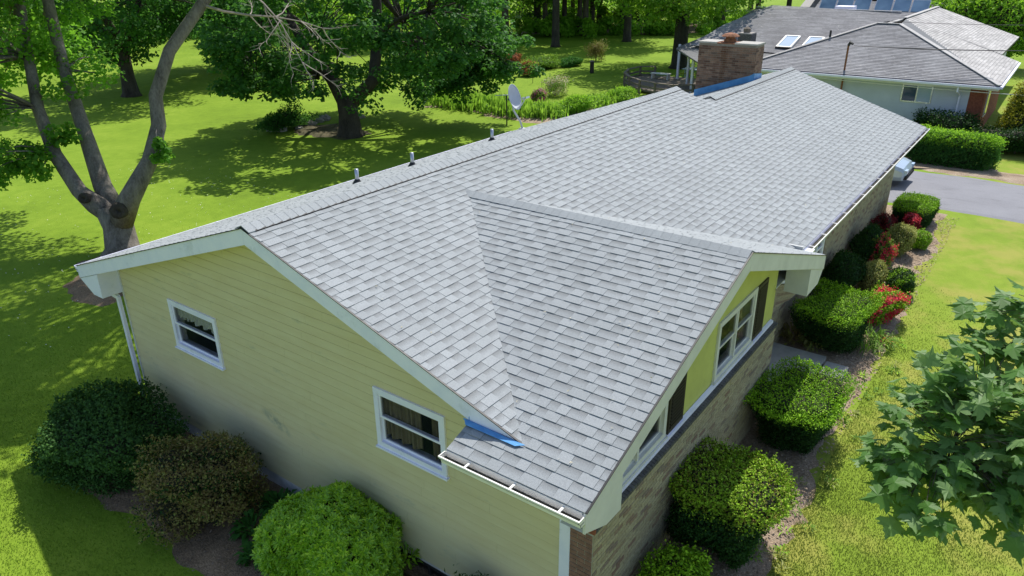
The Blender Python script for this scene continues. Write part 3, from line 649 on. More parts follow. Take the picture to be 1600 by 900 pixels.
# --- windows
def window(parent, O, U, Nn, w_, h_, trim='white', mull=0, curtain=None, blind=None):
    """double hung window; O lower-left of trim, U along the wall, Nn outward"""
    O, U, Nn = Vector(O), Vector(U), Vector(Nn); Z = Vector((0, 0, 1))
    def bar(mb, u0, u1, z0, z1, d0, d1): mb.prism([O+U*u0+Z*z0+Nn*d0, O+U*u1+Z*z0+Nn*d0, O+U*u1+Z*z1+Nn*d0, O+U*u0+Z*z1+Nn*d0], Nn*(d1-d0))
    t = .085
    mb = MB(); bar(mb, 0, w_, 0, t, -.02, .045); bar(mb, 0, w_, h_-t, h_, -.02, .045); bar(mb, 0, t, t, h_-t, -.02, .043); bar(mb, w_-t, w_, t, h_-t, -.02, .043)
    bar(mb, -.02, w_+.02, -.03, .0, -.01, .07)
    fr = mb.build('window', M[trim], house)
    bays = mull+1; bw_ = (w_-2*t-.05*mull)/bays
    for b in range(bays):
        u0 = t+b*(bw_+.05); u1 = u0+bw_
        if b: mb = MB(); bar(mb, u0-.05, u0, t, h_-t, -.02, .035); mb.build('mullion', M[trim], fr)
        zm = h_*.52
        for nm, z0, z1, d in (('upper_sash', zm-.015, h_-t, .012), ('lower_sash', t, zm+.02, -.018)):
            mb = MB(); s = .035
            bar(mb, u0, u1, z0, z0+s, d-.02, d+.012); bar(mb, u0, u1, z1-s, z1, d-.02, d+.012); bar(mb, u0, u0+s, z0+s, z1-s, d-.02, d+.012); bar(mb, u1-s, u1, z0+s, z1-s, d-.02, d+.012)
            mb.build(nm, M[trim], fr)
            mb = MB(); bar(mb, u0+s, u1-s, z0+s, z1-s, d-.006, d-.002); mb.build('pane', M['glass'], fr)
        if curtain:
            mb = MB(); n = 40
            for side in curtain:
                c0, c1, zt, zl = side
                pts = []
                for i in range(n+1):
                    tt = c0+(c1-c0)*i/n; uu = u0+(u1-u0)*tt; d = -.07+.02*math.sin(i*1.1)+.008*math.sin(i*2.7)
                    sag = zl+.03*math.sin(i*.55)
                    pts.append((O+U*uu+Nn*d+Z*(h_-t), O+U*uu+Nn*d+Z*(h_*sag)))
                for p, q in zip(pts, pts[1:]): mb.poly([p[1], q[1], q[0], p[0]])
            mb.build('curtain', M[zt], fr, True)
    return fr
window(gable, (0, W1[1], W1[2]), (0, -1, 0), (-1, 0, 0), W1[1]-W1[0], W1[3]-W1[2], curtain=[(.0, .3, 'curtain', .62), (.3, 1, 'curtain', .60)])
window(gable, (0, W2[1], W2[2]), (0, -1, 0), (-1, 0, 0), W2[1]-W2[0], W2[3]-W2[2], curtain=[(.0, .62, 'curtain_dark', .15), (.8, 1, 'curtain_dark', .15)])
window(fwall, (WG2[0], YF, WG2[2]), (1, 0, 0), (0, -1, 0), WG2[1]-WG2[0], WG2[3]-WG2[2], trim='cream', mull=1)
window(fwall, (WG1[0], YF, WG1[2]), (1, 0, 0), (0, -1, 0), WG1[1]-WG1[0], WG1[3]-WG1[2], trim='cream', mull=1)
for x0 in (5.46, 2.12):
    mb = MB(); x1 = x0+.50; mb.box(x0, x1, YF-.045, YF-.018, 2.43, 3.45); sh = mb.build('shutter', M['shutter'], house)
    mb = MB()
    for i in range(16): z = 2.5+i*.056; mb.prism([(x0+.05, YF-.046, z), (x1-.05, YF-.046, z), (x1-.05, YF-.058, z+.012), (x0+.05, YF-.058, z+.012)], (0, 0, .028))
    mb.build('louvres', M['shutter'], sh)
solid('window_sill_board', [([(.05, YF-.02, 2.38), (6.5, YF-.02, 2.38), (6.5, YF-.075, 2.365), (.05, YF-.075, 2.365)], (0, 0, .045))], M['white'])
# basement window in the side wall
mb = MB(); mb.box(-.0, .05, -3.35, -2.15, .17, .22); mb.box(0, .05, -3.35, -3.29, -.2, .17); mb.box(0, .05, -2.21, -2.15, -.2, .17); mb.box(0, .05, -2.77, -2.73, -.2, .17)
bwn = mb.build('basement_window', M['black'], house); mb = MB(); mb.box(.06, .065, -3.3, -2.2, -.2, .17); mb.build('pane', M['glass'], bwn)
# --- gutters
def gutter(a, b, out, wd=.12, mat='gutter', every=.62):
    a, b, out = Vector(a), Vector(b), Vector(out); Z = Vector((0, 0, 1)); t = (b-a).normalized(); mb = MB(); th = .006
    prof = [(0, 0), (0, -.11), (.075, -.11), (.085, -.06), (wd, -.025), (wd, .0)]
    for (p, q) in zip(prof, prof[1:]):
        mb.prism([a+out*p[0]+Z*p[1], b+out*p[0]+Z*p[1], b+out*q[0]+Z*q[1], a+out*q[0]+Z*q[1]], (out*(-th) if abs(p[0]-q[0]) < .03 else Z*th))
    mb.beam(a+out*(wd-.004), b+out*(wd-.004), out*.009, Z*.009)
    for e in (a, b):
        mb.prism([e+out*p[0]+Z*p[1] for p in prof], t*(.006 if e == a else -.006)); mb.beam(e, e+out*wd, t*.006, Z*.006)
    g = mb.build('gutter', M[mat], house)
    mb = MB(); mb.prism([a+out*.008+Z*-.07, b+out*.008+Z*-.07, b+out*.082+Z*-.07, a+out*.082+Z*-.07], Z*.012); mb.build('leaf_litter', M['dark_gutter'], g)
    L = (b-a).length; n = max(2, int(L/every))
    for i in range(n):
        p = a+t*(L*(i+.4)/n); mb = MB(); mb.beam(p+Z*.004, p+out*(wd+.004)+Z*.006, t*.013, Z*.005); mb.beam(p+out*(wd-.01)+Z*.008, p+out*(wd+.008)+Z*.008, t*.016, Z*.004); mb.build('bracket', M[mat], g)
    return g
gutter((EX-.004, -G+.0, zc(EX)-.035), (EX-.004, YL+.02, zc(EX)-.035), (-1, 0, 0))
gutter((8.1, -F_-.004, zf(F_)-.035), (L2, -F_-.004, zf(F_)-.035), (0, -1, 0), every=.8)
gutter((-OX, B+.004, zf(B)-.035), (L1, B+.004, zf(B)-.035), (0, 1, 0), every=1.2, mat='white')
mb = MB(); mb.box(8.06, 8.3, -F_-.16, -F_+.0, zf(F_)-.14, zf(F_)-.03); mb.build('gutter_box', M['metal'], house)
def downspout(pts, wv=.04, hv=.03):
    mb = MB()
    for a, b in zip(pts, pts[1:]):
        a, b = Vector(a), Vector(b); d = (b-a).normalized(); s = Vector((1, 0, 0)); s = (s-d*s.dot(d)).normalized(); u = d.cross(s); mb.beam(a-d*.015, b+d*.015, s*hv, u*wv)
    return mb.build('downspout', M['white'], house)
downspout([(-.16, B-.05, zb-.44), (-.09, 4.92, 2.62), (-.09, 4.90, .25), (-.3, 4.9, .08)])
downspout([(8.35, -F_-.05, zf(F_)-.14), (8.35, -4.88, 2.7), (8.35, -4.88, .4)])
mb = MB(); mb.tube([(EX+.25, -5.05, 3.15), (EX+.25, -5.05, 3.02)], .05, 10); mb.build('soffit_light', M['white'], house)
# --- blue membrane flashing
solid('flashing', [([(-OX-.016, YL+.08, 3.52), (-OX-.016, YL-.78, 3.50), (-OX-.016, YL-.74, zf(YL-.70)-.19), (-OX-.016, YL+.08, zf(YL)-.25)], (-.012, 0, 0)),
                   ([(-OX-.03, YL+.06, 3.512), (-OX-.03, YL-.82, 3.512), (-OX-.09, YL-.72, 3.494), (-OX-.09, YL+.0, 3.494)], (0, 0, .004)),
                   ([(-.41, YL+.0, 3.49), (-.005, YL+.0, 3.61), (-.005, YL+.0, 3.64), (-.41, YL+.0, 3.56)], (0, .008, 0))], M['membrane'])
# --- chimney
CX0, CX1, CY0, CY1, CZ = 18.3, 19.0, -.60, 1.32, 5.83
mb = MB(); mb.box(CX0, CX1, CY0, CY1, 3.3, CZ); chim = mb.build('chimney', M['darkmortar'], house)
nr = int((CZ-4.0)/.068)
for (O, U, L) in (((CX0, CY1, 4.0), (0, -1, 0), CY1-CY0), ((CX0, CY0, 4.0), (1, 0, 0), CX1-CX0), ((CX1, CY0, 4.0), (0, 1, 0), CY1-CY0), ((CX1, CY1, 4.0), (-1, 0, 0), CX1-CX0)):
    bricks(chim, O, U, L, nr, mat='chimbrick', name='brick')
for (y0, y1) in ((CY0-.03, .12), (.72, CY1+.03)):
    mb = MB(); mb.box(CX0-.03, CX1+.03, y0, y1, CZ, CZ+.05); mb.build('chimney_cap', M['concrete'], chim)
mb = MB(); mb.box(CX0+.0, CX1-.0, .121, .719, CZ-.0, CZ+.03); mb.build('chimney_crown', M['rust'], chim)
mb = MB(); cy = .42; cx = (CX0+CX1)/2; mb.tube([(cx, cy, CZ+.03), (cx, cy, CZ+.13)], .2, 12); mb.tube([(cx, cy, CZ+.13), (cx, cy, CZ+.21)], .15, 12)
mb.tube([(cx, cy, CZ+.20), (cx, cy, CZ+.225), (cx, cy, CZ+.29), (cx, cy, CZ+.33)], [.27, .29, .2, .03], 10, jit=.12); mb.build('chimney_cowl', M['rust'], chim)
mb = MB(); fz = lambda y: ZR2-(y+DZ)*Pm
mb.prism([(CX0-.012, CY1+.03, fz(CY1)+.0), (CX0-.012, CY0-.02, fz(CY0)+.02), (CX0-.012, CY0-.02, fz(CY0)+.25), (CX0-.012, CY0+.12, fz(CY0)+.17), (CX0-.012, CY1+.03, fz(CY1)+.22)], (-.01, 0, 0))
mb.prism([(CX0-.02, CY0-.018, fz(CY0)+.0), (CX1+.02, CY0-.018, fz(CY0)+.0), (CX1+.02, CY0-.018, fz(CY0)+.17), (CX0-.02, CY0-.018, fz(CY0)+.25)], (0, -.01, 0)); mb.build('chimney_flashing', M['membrane'], chim)
# --- vent pipes on the back slope
for x, y, hh in ((4.5, 3.05, .31), (6.22, 3.05, .31), (9.45, 3.2, .31)):
    z = zf(y); mb = MB(); mb.tube([(x, y, z-.05), (x, y, z+hh)], .042, 12); v = mb.build('vent_pipe', M['metal'], house, True)
    mb = MB(); mb.tube([(x, y, z+.0), (x, y, z+.05), (x, y, z+.09)], [.11, .07, .05], 12); mb.build('pipe_collar', M['black'], v)
# porch slab and step stone
mb = MB(); mb.box(6.62, 9.3, -5.95, YG-.01, .2, .52); tag(mb.build('porch_slab', M['concrete']), 'grey concrete porch slab between brick wall and clipped yew', 'slab')
mb = MB(); mb.box(8.55, 9.15, -6.45, -6.0, .3, .50); tag(mb.build('stepping_stone', M['concrete']), 'pale square stepping stone below the porch slab edge', 'step')
# ------------------------------------------------------------------ satellite dish on the back eave
def V3(*a): return Vector(a)
dx, dy = 13.45, 5.05; dz = zf(dy)
dish = thing('satellite_dish', (dx, dy, dz), 'grey satellite dish standing on the back edge of the grey roof', 'satellite dish')
mb = MB(); mb.tube([(dx, dy, dz+.03), (dx-.08, dy+.02, dz+.25), (dx-.30, dy+.12, dz+.62), (dx-.34, dy+.14, dz+.92)], .032, 8); mb.box(dx-.1, dx+.1, dy-.08, dy+.08, dz, dz+.03); mb.build('mast', M['dish'], dish, True)
def dish_mesh():
    c = Vector((dx-.40, dy+.14, dz+1.02)); ax = Vector((.06, -.93, .32)).normalized(); u = ax.cross(Vector((0, 0, 1))).normalized(); v = u.cross(ax)
    mb = MB(); nr, na = 6, 28; R = .36
    for side in (0, 1):
        base = len(mb.v)
        for i in range(nr+1):
            r = R*i/nr
            for j in range(na):
                th = 2*PI*j/na; p = c+u*(r*math.cos(th)*.88)+v*(r*math.sin(th)*1.12)+ax*(.42*r*r/R-(.012 if side else 0)); mb.v.append(tuple(p))
        for i in range(nr):
            for j in range(na):
                a = base+i*na+j; b = base+i*na+(j+1) % na; f = (a, b, b+na, a+na); mb.f.append(f if not side else f[::-1]); mb.t.append(.5)
    r0 = nr*na; r1 = (nr+1)*na+nr*na
    for j in range(na): mb.f.append((r0+j, r0+(j+1) % na, r1+(j+1) % na, r1+j)); mb.t.append(.5)
    mb.build('reflector', M['dish'], dish, True)
    f = c+ax*.52-v*.12; mb = MB(); mb.tube([c-v*.36+ax*.06, c-v*.30+ax*.3, f], .014, 6); mb.build('arm', M['dish'], dish)
    mb = MB(); mb.tube([f-ax*.02, f-ax*.12], [.035, .045], 10); mb.obox(f+ax*.03, ax*.05, u*.10, v*.03); mb.build('receiver', M['metal'], dish)
    mb = MB(); mb.tube([c-ax*.01, c-ax*.10, (dx-.34, dy+.14, dz+.9)], .04, 8); mb.build('bracket', M['black'], dish)
dish_mesh()

# ------------------------------------------------------------------ neighbour house
nb = thing('neighbour_house', (45, 2, 0), 'pale blue sided house with weathered grey hip roof and skylights beyond the hedge', 'house')
def roofplane(name, pts, mat, parent, th=.12, courses=True, exp=.16):
    mb = MB(); mb.prism(pts, (0, 0, -th)); o = mb.build(name, M['underlay'], parent)
    # shingle courses as thin overlapping strips
    P = [Vector(p) for p in pts]; n = (P[1]-P[0]).cross(P[2]-P[0]).normalized(); n = n if n.z > 0 else -n
    V = Vector((-n.x, -n.y, 0)); V = (V-n*V.dot(n)); V.normalize(); V = V if V.z > 0 else -V; U = V.cross(n)
    O = min(P, key=lambda p: p.z); conv = [((p-O).dot(U), (p-O).dot(V)) for p in P]
    v0 = min(c[1] for c in conv); v1 = max(c[1] for c in conv); u0 = min(c[0] for c in conv); u1 = max(c[0] for c in conv)
    mb = MB(); k = 0
    while v0+k*exp < v1:
        u = u0-random.random()
        while u < u1:
            w_ = random.uniform(.5, 1.0); a, b = v0+k*exp, v0+(k+1)*exp
            q = clipconv([(u, a), (u+w_, a), (u+w_, b), (u, b)], conv)
            if len(q) > 2 and area2(q) > .002:
                pts_ = [O+U*x+V*y+n*(.018*(1-(y-a)/exp)+.004) for x, y in q]; mb.prism(pts_, -n*.012, random.random())
            u += w_
        k += 1
    s_ = mb.build('shingles', mat, o); s_['kind'] = 'stuff'; return o
ZN = 4.8; ZNE = 2.7
A0, A1, A2, A3 = (36.2, 6.3, ZNE), (36.2, -6.3, ZNE), (41.9, -.55, ZN), (41.9, .65, ZN)
roofplane('front_hip_roof', [A0, A1, A2, A3], M['old_roof'], nb)
roofplane('right_roof', [A1, (46.5, -6.3, ZNE), (46.5, -.05, ZN), A2], M['old_roof_pale'], nb)
roofplane('right_roof', [(46.5, -5.4, ZNE+.33), (58.2, -5.4, ZNE+.33), (58.2, -.05, ZN), (46.5, -.05, ZN)], M['old_roof_pale'], nb)
roofplane('left_roof', [A0, A3, (46.5, .05, ZN), (46.5, 6.3, ZNE)], M['old_roof'], nb)
roofplane('left_roof', [(46.5, 6.0, ZNE), (46.5, .05, ZN), (58.2, .05, ZN), (58.2, 6.0, ZNE)], M['old_roof'], nb)
roofplane('skylight_roof', [(42.9, 5.0, ZNE), (49.4, .12, ZN-.33), (50.6, .05, ZN+.02), (50.6, 10.6, ZN+.06), (46.6, 11.4, 3.72), (43.0, 13.1, ZNE)], M['old_roof'], nb)
roofplane('rear_roof', [(50.6, 10.6, ZN+.05), (50.6, 1.0, ZN+.05), (58.3, 1.0, ZNE), (58.3, 10.6, ZNE)], M['old_roof'], nb)
roofplane('porch_roof', [(36.7, 8.9, ZNE-.02), (42.9, 5.05, ZNE-.01), (43.0, 13.1, ZNE-.012), (42.4, 12.9, ZNE-.03)], M['old_roof'], nb, th=.08)
roofplane('far_roof', [(60.5, .5, 3.1), (64.5, .5, 4.75), (64.5, 9.9, 4.75), (60.5, 9.9, 3.1)], M['old_roof'], nb)
mb = MB()
for a, b in ((A2, A3), (A2, A1), (A3, A0), ((41.9, .05, ZN), (45, .0, ZN)), ((46.3, 0, ZN+.02), (58.2, 0, ZN+.02)), ((50.6, 1, ZN+.09), (50.6, 10.6, ZN+.09))):
    a, b = Vector(a)+Vector((0, 0, .04)), Vector(b)+Vector((0, 0, .04)); d = (b-a).normalized(); s = d.cross(Vector((0, 0, 1))).normalized()
    mb.beam(a, b, s*.12, Vector((0, 0, .018)), random.random())
mb.build('ridge_cap', M['old_roof_pale'], nb)
# walls with lap siding
def nwall(name, a, b, z0, z1, mat, exp=.2, th=.15):
    a, b = Vector(a), Vector(b); d = (b-a).normalized(); n = Vector((d.y, -d.x, 0)); mb = MB(); mb.prism([(a.x, a.y, z0), (b.x, b.y, z0), (b.x, b.y, z1), (a.x, a.y, z1)], -n*th)
    w_ = mb.build(name, M['underlay'], nb); z = z0
    while z < z1-.02:
        mb = MB(); zt = min(z1, z+exp); i = n*.025; j = n*.006; Z = Vector((0, 0, 1))
        A, B_ = Vector((a.x, a.y, 0)), Vector((b.x, b.y, 0))
        mb.v = [tuple(q) for q in (A+i+Z*z, B_+i+Z*z, B_+j+Z*zt, A+j+Z*zt, A+Z*z, B_+Z*z)]; mb.f = [(0, 1, 2, 3), (4, 5, 1, 0)]; mb.t = [.5, .5]; mb.build('siding_board', mat, w_); z += exp
    return w_
nwall('front_wall', (36.8, 6.0, 0), (36.8, -5.1, 0), -.2, 2.55, M['blue_siding'])
mb = MB(); mb.box(36.8, 37.0, -5.75, -5.1, -.2, 2.55); rb = mb.build('brick_corner', M['redbrick'], nb)
mb = MB(); mb.box(37.0, 46.4, -5.75, -5.6, -.2, 2.55); rb = mb.build('right_wall', M['mortar'], nb); bricks(rb, (37.0, -5.75, -.1), (1, 0, 0), 9.4, 38, mat='redbrick')
mb = MB(); mb.box(46.4, 58, -4.9, -4.75, -.2, 2.9); mb.box(36.95, 46, 5.85, 6.0, -.2, 2.55); mb.box(46, 46.2, 5.85, 12, -.2, 2.6); mb.box(57.8, 58, -4.7, 9.5, -.2, 3.0); mb.box(46.2, 58, 9.4, 9.5, -.2, 3.0); mb.build('rear_walls', M['blue_siding'], nb)
mb = MB(); mb.prism([(58.15, -5.4, ZNE+.15), (58.15, 0, ZN-.15), (58.15, 6, ZNE-.1)], (-.1, 0, 0)); mb.build('gable_end', M['blue_siding'], nb)
mb = MB(); mb.box(36.22, 36.27, -6.28, 6.25, ZNE-.24, ZNE-.05); mb.box(36.27, 46.5, -6.28, -6.23, ZNE-.24, ZNE-.05); mb.build('fascia_board', M['cream'], nb)
mb = MB(); mb.box(36.28, 36.8, -6.22, 6.2, ZNE-.2, ZNE-.17); mb.box(36.8, 46.5, -6.22, -5.75, ZNE-.2, ZNE-.17); mb.build('soffit', M['cream'], nb)
mb = MB(); mb.box(36.08, 36.2, -6.3, 6.3, ZNE-.14, ZNE-.04); mb.box(36.2, 46.5, -6.42, -6.3, ZNE-.14, ZNE-.04); mb.build('gutter', M['white'], nb)
mb = MB(); mb.tube([(36.2, -4.6, ZNE-.15), (36.2, -4.6, 2.3), (36.68, -4.7, 2.05), (36.68, -4.7, 0)], .045, 6); mb.build('downspout', M['white'], nb)
# front window, two sliding panes
def nwindow(y0, y1, z0, z1, x=36.765, mull=True):
    mb = MB(); t = .06
    mb.box(x-.03, x+.02, y0, y1, z0, z0+t); mb.box(x-.03, x+.02, y0, y1, z1-t, z1); mb.box(x-.03, x+.02, y0, y0+t, z0+t, z1-t); mb.box(x-.03, x+.02, y1-t, y1, z0+t, z1-t)
    if mull: mb.box(x-.03, x+.02, (y0+y1)/2-.03, (y0+y1)/2+.03, z0+t, z1-t)
    f = mb.build('window', M['metal'], nb)
    for a, b in ((y0+t, (y0+y1)/2-.03), ((y0+y1)/2+.03, y1-t)):
        mb = MB(); mb.box(x-.012, x-.006, a, b, z0+t, z1-t); mb.build('pane', M['skyglass'] if a < -3 else M['carglass'], f)
nwindow(-3.5, -2.1, 1.52, 2.4)
mb = MB(); mb.box(38.0, 39.2, -5.80, -5.74, .9, 2.2); f = mb.build('window', M['white'], nb); mb = MB(); mb.box(38.08, 39.12, -5.812, -5.803, .98, 2.12); mb.build('pane', M['carglass'], f)
# skylights
for y0 in (6.2, 4.7):
    sl = Vector((50.6-42.9, 0, ZN-ZNE+.06)).normalized(); s_ = Vector((0, 1, 0)); n = Vector((-sl.z, 0, sl.x))
    x_ = 43.6; base = Vector((x_, y0, ZNE+(x_-42.9)*sl.z/sl.x+.1)); c = base+sl*.95
    mb = MB()
    for d in (-1, 1): mb.obox(c+s_*d*.43, sl*.95, s_*.05, n*.1); mb.obox(c+sl*d*.93, sl*.05, s_*.38, n*.1)
    sk = mb.build('skylight', M['gutter'], nb); mb = MB(); mb.obox(c, sl*.88, s_*.38, n*.07); mb.build('pane', M['skyglass'], sk)
    mb = MB(); mb.obox(c-sl*1.0, sl*.02, s_*.5, n*.09); mb.build('flashing', M['black'], sk)
mb = MB(); mb.box(40.6, 41.5, 7.3, 8.1, 2.0, 4.05); nc = mb.build('chimney', M['stone'], nb); mb = MB(); mb.tube([(41.05, 7.75, 4.05), (41.05, 7.75, 4.28), (41.05, 7.75, 4.40)], [.2, .22, .05], 8); mb.build('chimney_pot', M['oldwood'], nc)
bricks(nc, (40.6, 8.1, 2.7), (0, -1, 0), .8, 19, mat='ledge'); bricks(nc, (40.6, 7.3, 2.7), (1, 0, 0), .9, 19, mat='ledge')
mb = MB(); mb.tube([(40.0, 2.6, 3.9), (40., 2.6, 4.5)], .06, 8); mb.build('vent_pipe', M['black'], nb)
mb = MB(); mb.box(53, 54.2, 4.6, 5.8, 4.4, 4.98); mb.build('roof_hatch', M['white'], nb)
for (x, y) in ((45.2, 13.9), (43.0, 12.2), (40.0, 10.6)):
    mb = MB(); mb.box(x-.07, x+.07, y-.07, y+.07, 0, 2.65); mb.build('porch_post', M['white'], nb)
# solar panels on the far roof
sp_ = thing('solar_panels', (63, 5, 4), 'row of blue solar panels tilted on frames above the far grey roof', 'solar panel')
for i in range(6):
    y = 9.3-i*1.32-(.3 if i > 2 else 0); mb = MB(); mb.prism([(62.0, y, 4.15), (62.0, y-1.25, 4.15), (62.7, y-1.25, 5.05), (62.7, y, 5.05)], (.04, 0, -.03)); p = mb.build('panel', M['metal'], sp_)
    mb = MB(); mb.prism([(61.985, y-.06, 4.22), (61.985, y-1.19, 4.22), (62.67, y-1.19, 5.02), (62.67, y-.06, 5.02)], (.02, 0, -.015)); mb.build('collector', M['solar'], p)
mb = MB()
for y in (9.0, 6.5, 4.4, 1.6): mb.beam((62.7, y, 5.0), (62.9, y, 3.9), (.03, 0, 0), (0, .03, 0)); mb.beam((62.0, y, 4.2), (62.1, y, 3.6), (.03, 0, 0), (0, .03, 0))
mb.build('support_frame', M['metal'], sp_)
# service mast and wires
ms = thing('service_mast', (37.3, .75, 2.6), 'rusty electric service mast rising through the edge of the neighbour roof', 'mast')
mb = MB(); mb.tube([(36.6, .78, .8), (36.6, .78, 4.1)], .05, 8); mb.build('pipe', M['rust'], ms)
mb = MB(); mb.tube([(36.6, .78, 4.1), (36.55, .7, 4.25), (36.5, .55, 4.18)], [.07, .09, .06], 8); mb.build('weatherhead', M['black'], ms)
def wire(name, a, b, sag, r, mat, label):
    a, b = Vector(a), Vector(b); mb = MB(); mb.tube([a.lerp(b, t/24)-Vector((0, 0, sag*4*(t/24)*(1-t/24))) for t in range(25)], r, 5); return tag(mb.build(name, M[mat], None), label, 'cable')
wire('power_line', (36.5, .5, 4.1), (41, -26, 6.4), .7, .022, 'black', 'dark twisted service cable running from the roof mast to the right')
wire('power_line', (36.1, 7, 2.62), (36.6, -22, 3.0), .45, .018, 'gutter', 'pale cable hanging along the neighbour house gutter line')
wire('power_line', (41.9, .3, 4.95), (50, -26, 7.0), .8, .012, 'black', 'thin wire crossing above the pale side of the neighbour roof')
# far houses
fh = thing('far_house', (86, 2, 0), 'far pale green house with wide brown roof at the top right corner', 'house')
roofplane('roof', [(80, 2.4, 3.2), (90, -13, 3.2), (98, -6, 6.8), (90, 16, 6.8), (80, 16, 3.2)], M['brown_roof'], fh, exp=.3)
mb = MB(); mb.prism([(81, 1.6, 0), (90, -12, 0), (90, -12, 3.1), (81, 1.6, 3.1)], (.3, .2, 0)); mb.build('wall', M['green_siding'], fh)
mb = MB(); mb.prism([(81, 1.6, 0), (81, 15.6, 0), (81, 15.6, 3.1), (81, 1.6, 3.1)], (.3, .0, 0)); mb.build('wall', M['green_siding'], fh)
mb = MB(); mb.prism([(79.95, 2.4, 3.05), (89.95, -13.1, 3.05), (89.95, -13.1, 3.3), (79.95, 2.4, 3.3)], (-.05, -.03, 0)); mb.build('fascia', M['white'], fh)
# round deck with railing
dk = thing('garden_deck', (43, 13.5, 0), 'round low wooden deck with curved grey railing beside the neighbour porch', 'deck')
arc = [(45.9, 16.0), (45.3, 16.9), (43.6, 17.0), (41.9, 16.4), (40.5, 15.3), (39.5, 14.0), (38.9, 12.6), (38.8, 11.3), (39.6, 10.3)]
for i in range(11):
    x = 39.3+i*.62; mb = MB(); y0 = 10.4; y1 = [13.6, 14.6, 15.3, 15.8, 16.2, 16.5, 16.7, 16.8, 16.8, 16.7, 16.2][i]; mb.box(x, x+.58, y0, y1, .22, .27); mb.build('deck_board', M['oldwood'], dk)
for (x, y) in arc: mb = MB(); mb.box(x-.06, x+.06, y-.06, y+.06, 0, .88); mb.build('post', M['oldwood'], dk)
for a, b in zip(arc, arc[1:]):
    a, b = Vector((*a, .91)), Vector((*b, .91)); d = (b-a).normalized(); s = Vector((-d.y, d.x, 0)); mb = MB(); mb.beam(a-d*.02, b+d*.02, s*.09, Vector((0, 0, .025))); mb.build('top_rail', M['oldwood'], dk)
    mb = MB(); 
    for zz in (.35, .6): mb.beam(a-Vector((0, 0, zz)), b-Vector((0, 0, zz)), s*.02, Vector((0, 0, .06)))
    mb.build('lower_rail', M['oldwood'], dk)
bn = thing('garden_bench', (44.6, 14.9, .27), 'small pale bench on the round wooden deck', 'bench')
mb = MB(); mb.box(44.3, 44.8, 14.2, 15.6, .62, .67); mb.build('seat', M['gutter'], bn)
for y in (14.3, 15.5): mb = MB(); mb.box(44.35, 44.75, y-.04, y+.04, .27, .62); mb.build('leg', M['gutter'], bn)
tb = thing('picnic_table', (47.5, 13.6, 0), 'small blue and yellow garden table under the porch eave', 'table')
mb = MB(); mb.box(47.0, 48.0, 13.0, 14.4, .7, .74); mb.build('tabletop', M['blue_siding'], tb)
mb = MB(); mb.box(46.7, 46.9, 13.0, 14.4, .42, .46); mb.build('seat', M['golden'], tb)
for x, y in ((47.2, 13.2), (47.8, 13.2), (47.2, 14.2), (47.8, 14.2)): mb = MB(); mb.box(x-.03, x+.03, y-.03, y+.03, 0, .7); mb.build('leg', M['blue_siding'], tb)
# clothes pole, bird feeder, post, stakes
cp = thing('clothesline_pole', (26.6, 15.4, 0), 'black T shaped clothesline pole standing on the lawn by the satellite dish', 'pole')
mb = MB(); mb.tube([(26.6, 15.4, 0), (26.6, 15.4, 1.62)], .035, 8); mb.build('post', M['black'], cp)
mb = MB(); mb.tube([(26.25, 15.9, 1.62), (27.0, 14.8, 1.66)], .025, 6); mb.build('crossbar', M['metal'], cp)
bh = thing('bird_feeder', (33.2, 26.6, 0), 'small brown box feeder on a post under the big maple', 'bird feeder')
mb = MB(); mb.tube([(33.2, 26.6, 0), (33.2, 26.6, 1.0)], .05, 6); mb.build('post', M['oldwood'], bh)
mb = MB(); mb.box(32.85, 33.55, 26.3, 26.9, 1.0, 1.35); mb.prism([(32.8, 26.2, 1.35), (33.6, 26.2, 1.35), (33.2, 26.2, 1.55)], (0, .8, 0)); mb.build('box', M['rust'], bh)
gp = thing('wooden_post', (46.1, 21.5, 0), 'short dark wooden post standing alone on the far lawn', 'post')
mb = MB(); mb.tube([(46.1, 21.5, 0), (46.1, 21.5, .85)], .16, 8, jit=.1); mb.build('shaft', M['bark_dark'], gp); mb = MB(); mb.tube([(46.1, 21.5, .85), (46.1, 21.5, .95)], [.2, .12], 8); mb.build('top', M['oldwood'], gp)
mb = MB(); mb.tube([(39.4, 22.5, 0), (39.4, 22.45, 1.5)], .02, 5); tag(mb.build('garden_stake', M['black']), 'thin dark stake on the lawn below the orange shrub', 'stake')
# stones and logs under the big maple
for i in range(9):
    a = random.uniform(-1.2, .9); r = random.uniform(2.2, 3.8); x, y = 21.2+r*math.cos(a+1.6), 22.4+r*math.sin(a+1.6); s = random.uniform(.2, .4)
    mb = MB(); mb.tube([(x, y, -.02), (x, y, s*.3), (x+.05, y, s*.5), (x+.03, y, s*.6)], [s*.9, s, s*.7, s*.2], 8, jit=.3)
    tag(mb.build('garden_stone', M['stone'], None), 'grey garden stone in the shaded bed round the big maple', 'stone', 'stones round the big maple')
mb = MB(); mb.box(18.5, 18.9, 24.3, 24.65, .0, .22); tag(mb.build('paving_block', M['concrete']), 'pale square block at the left end of the maple bed', 'block')
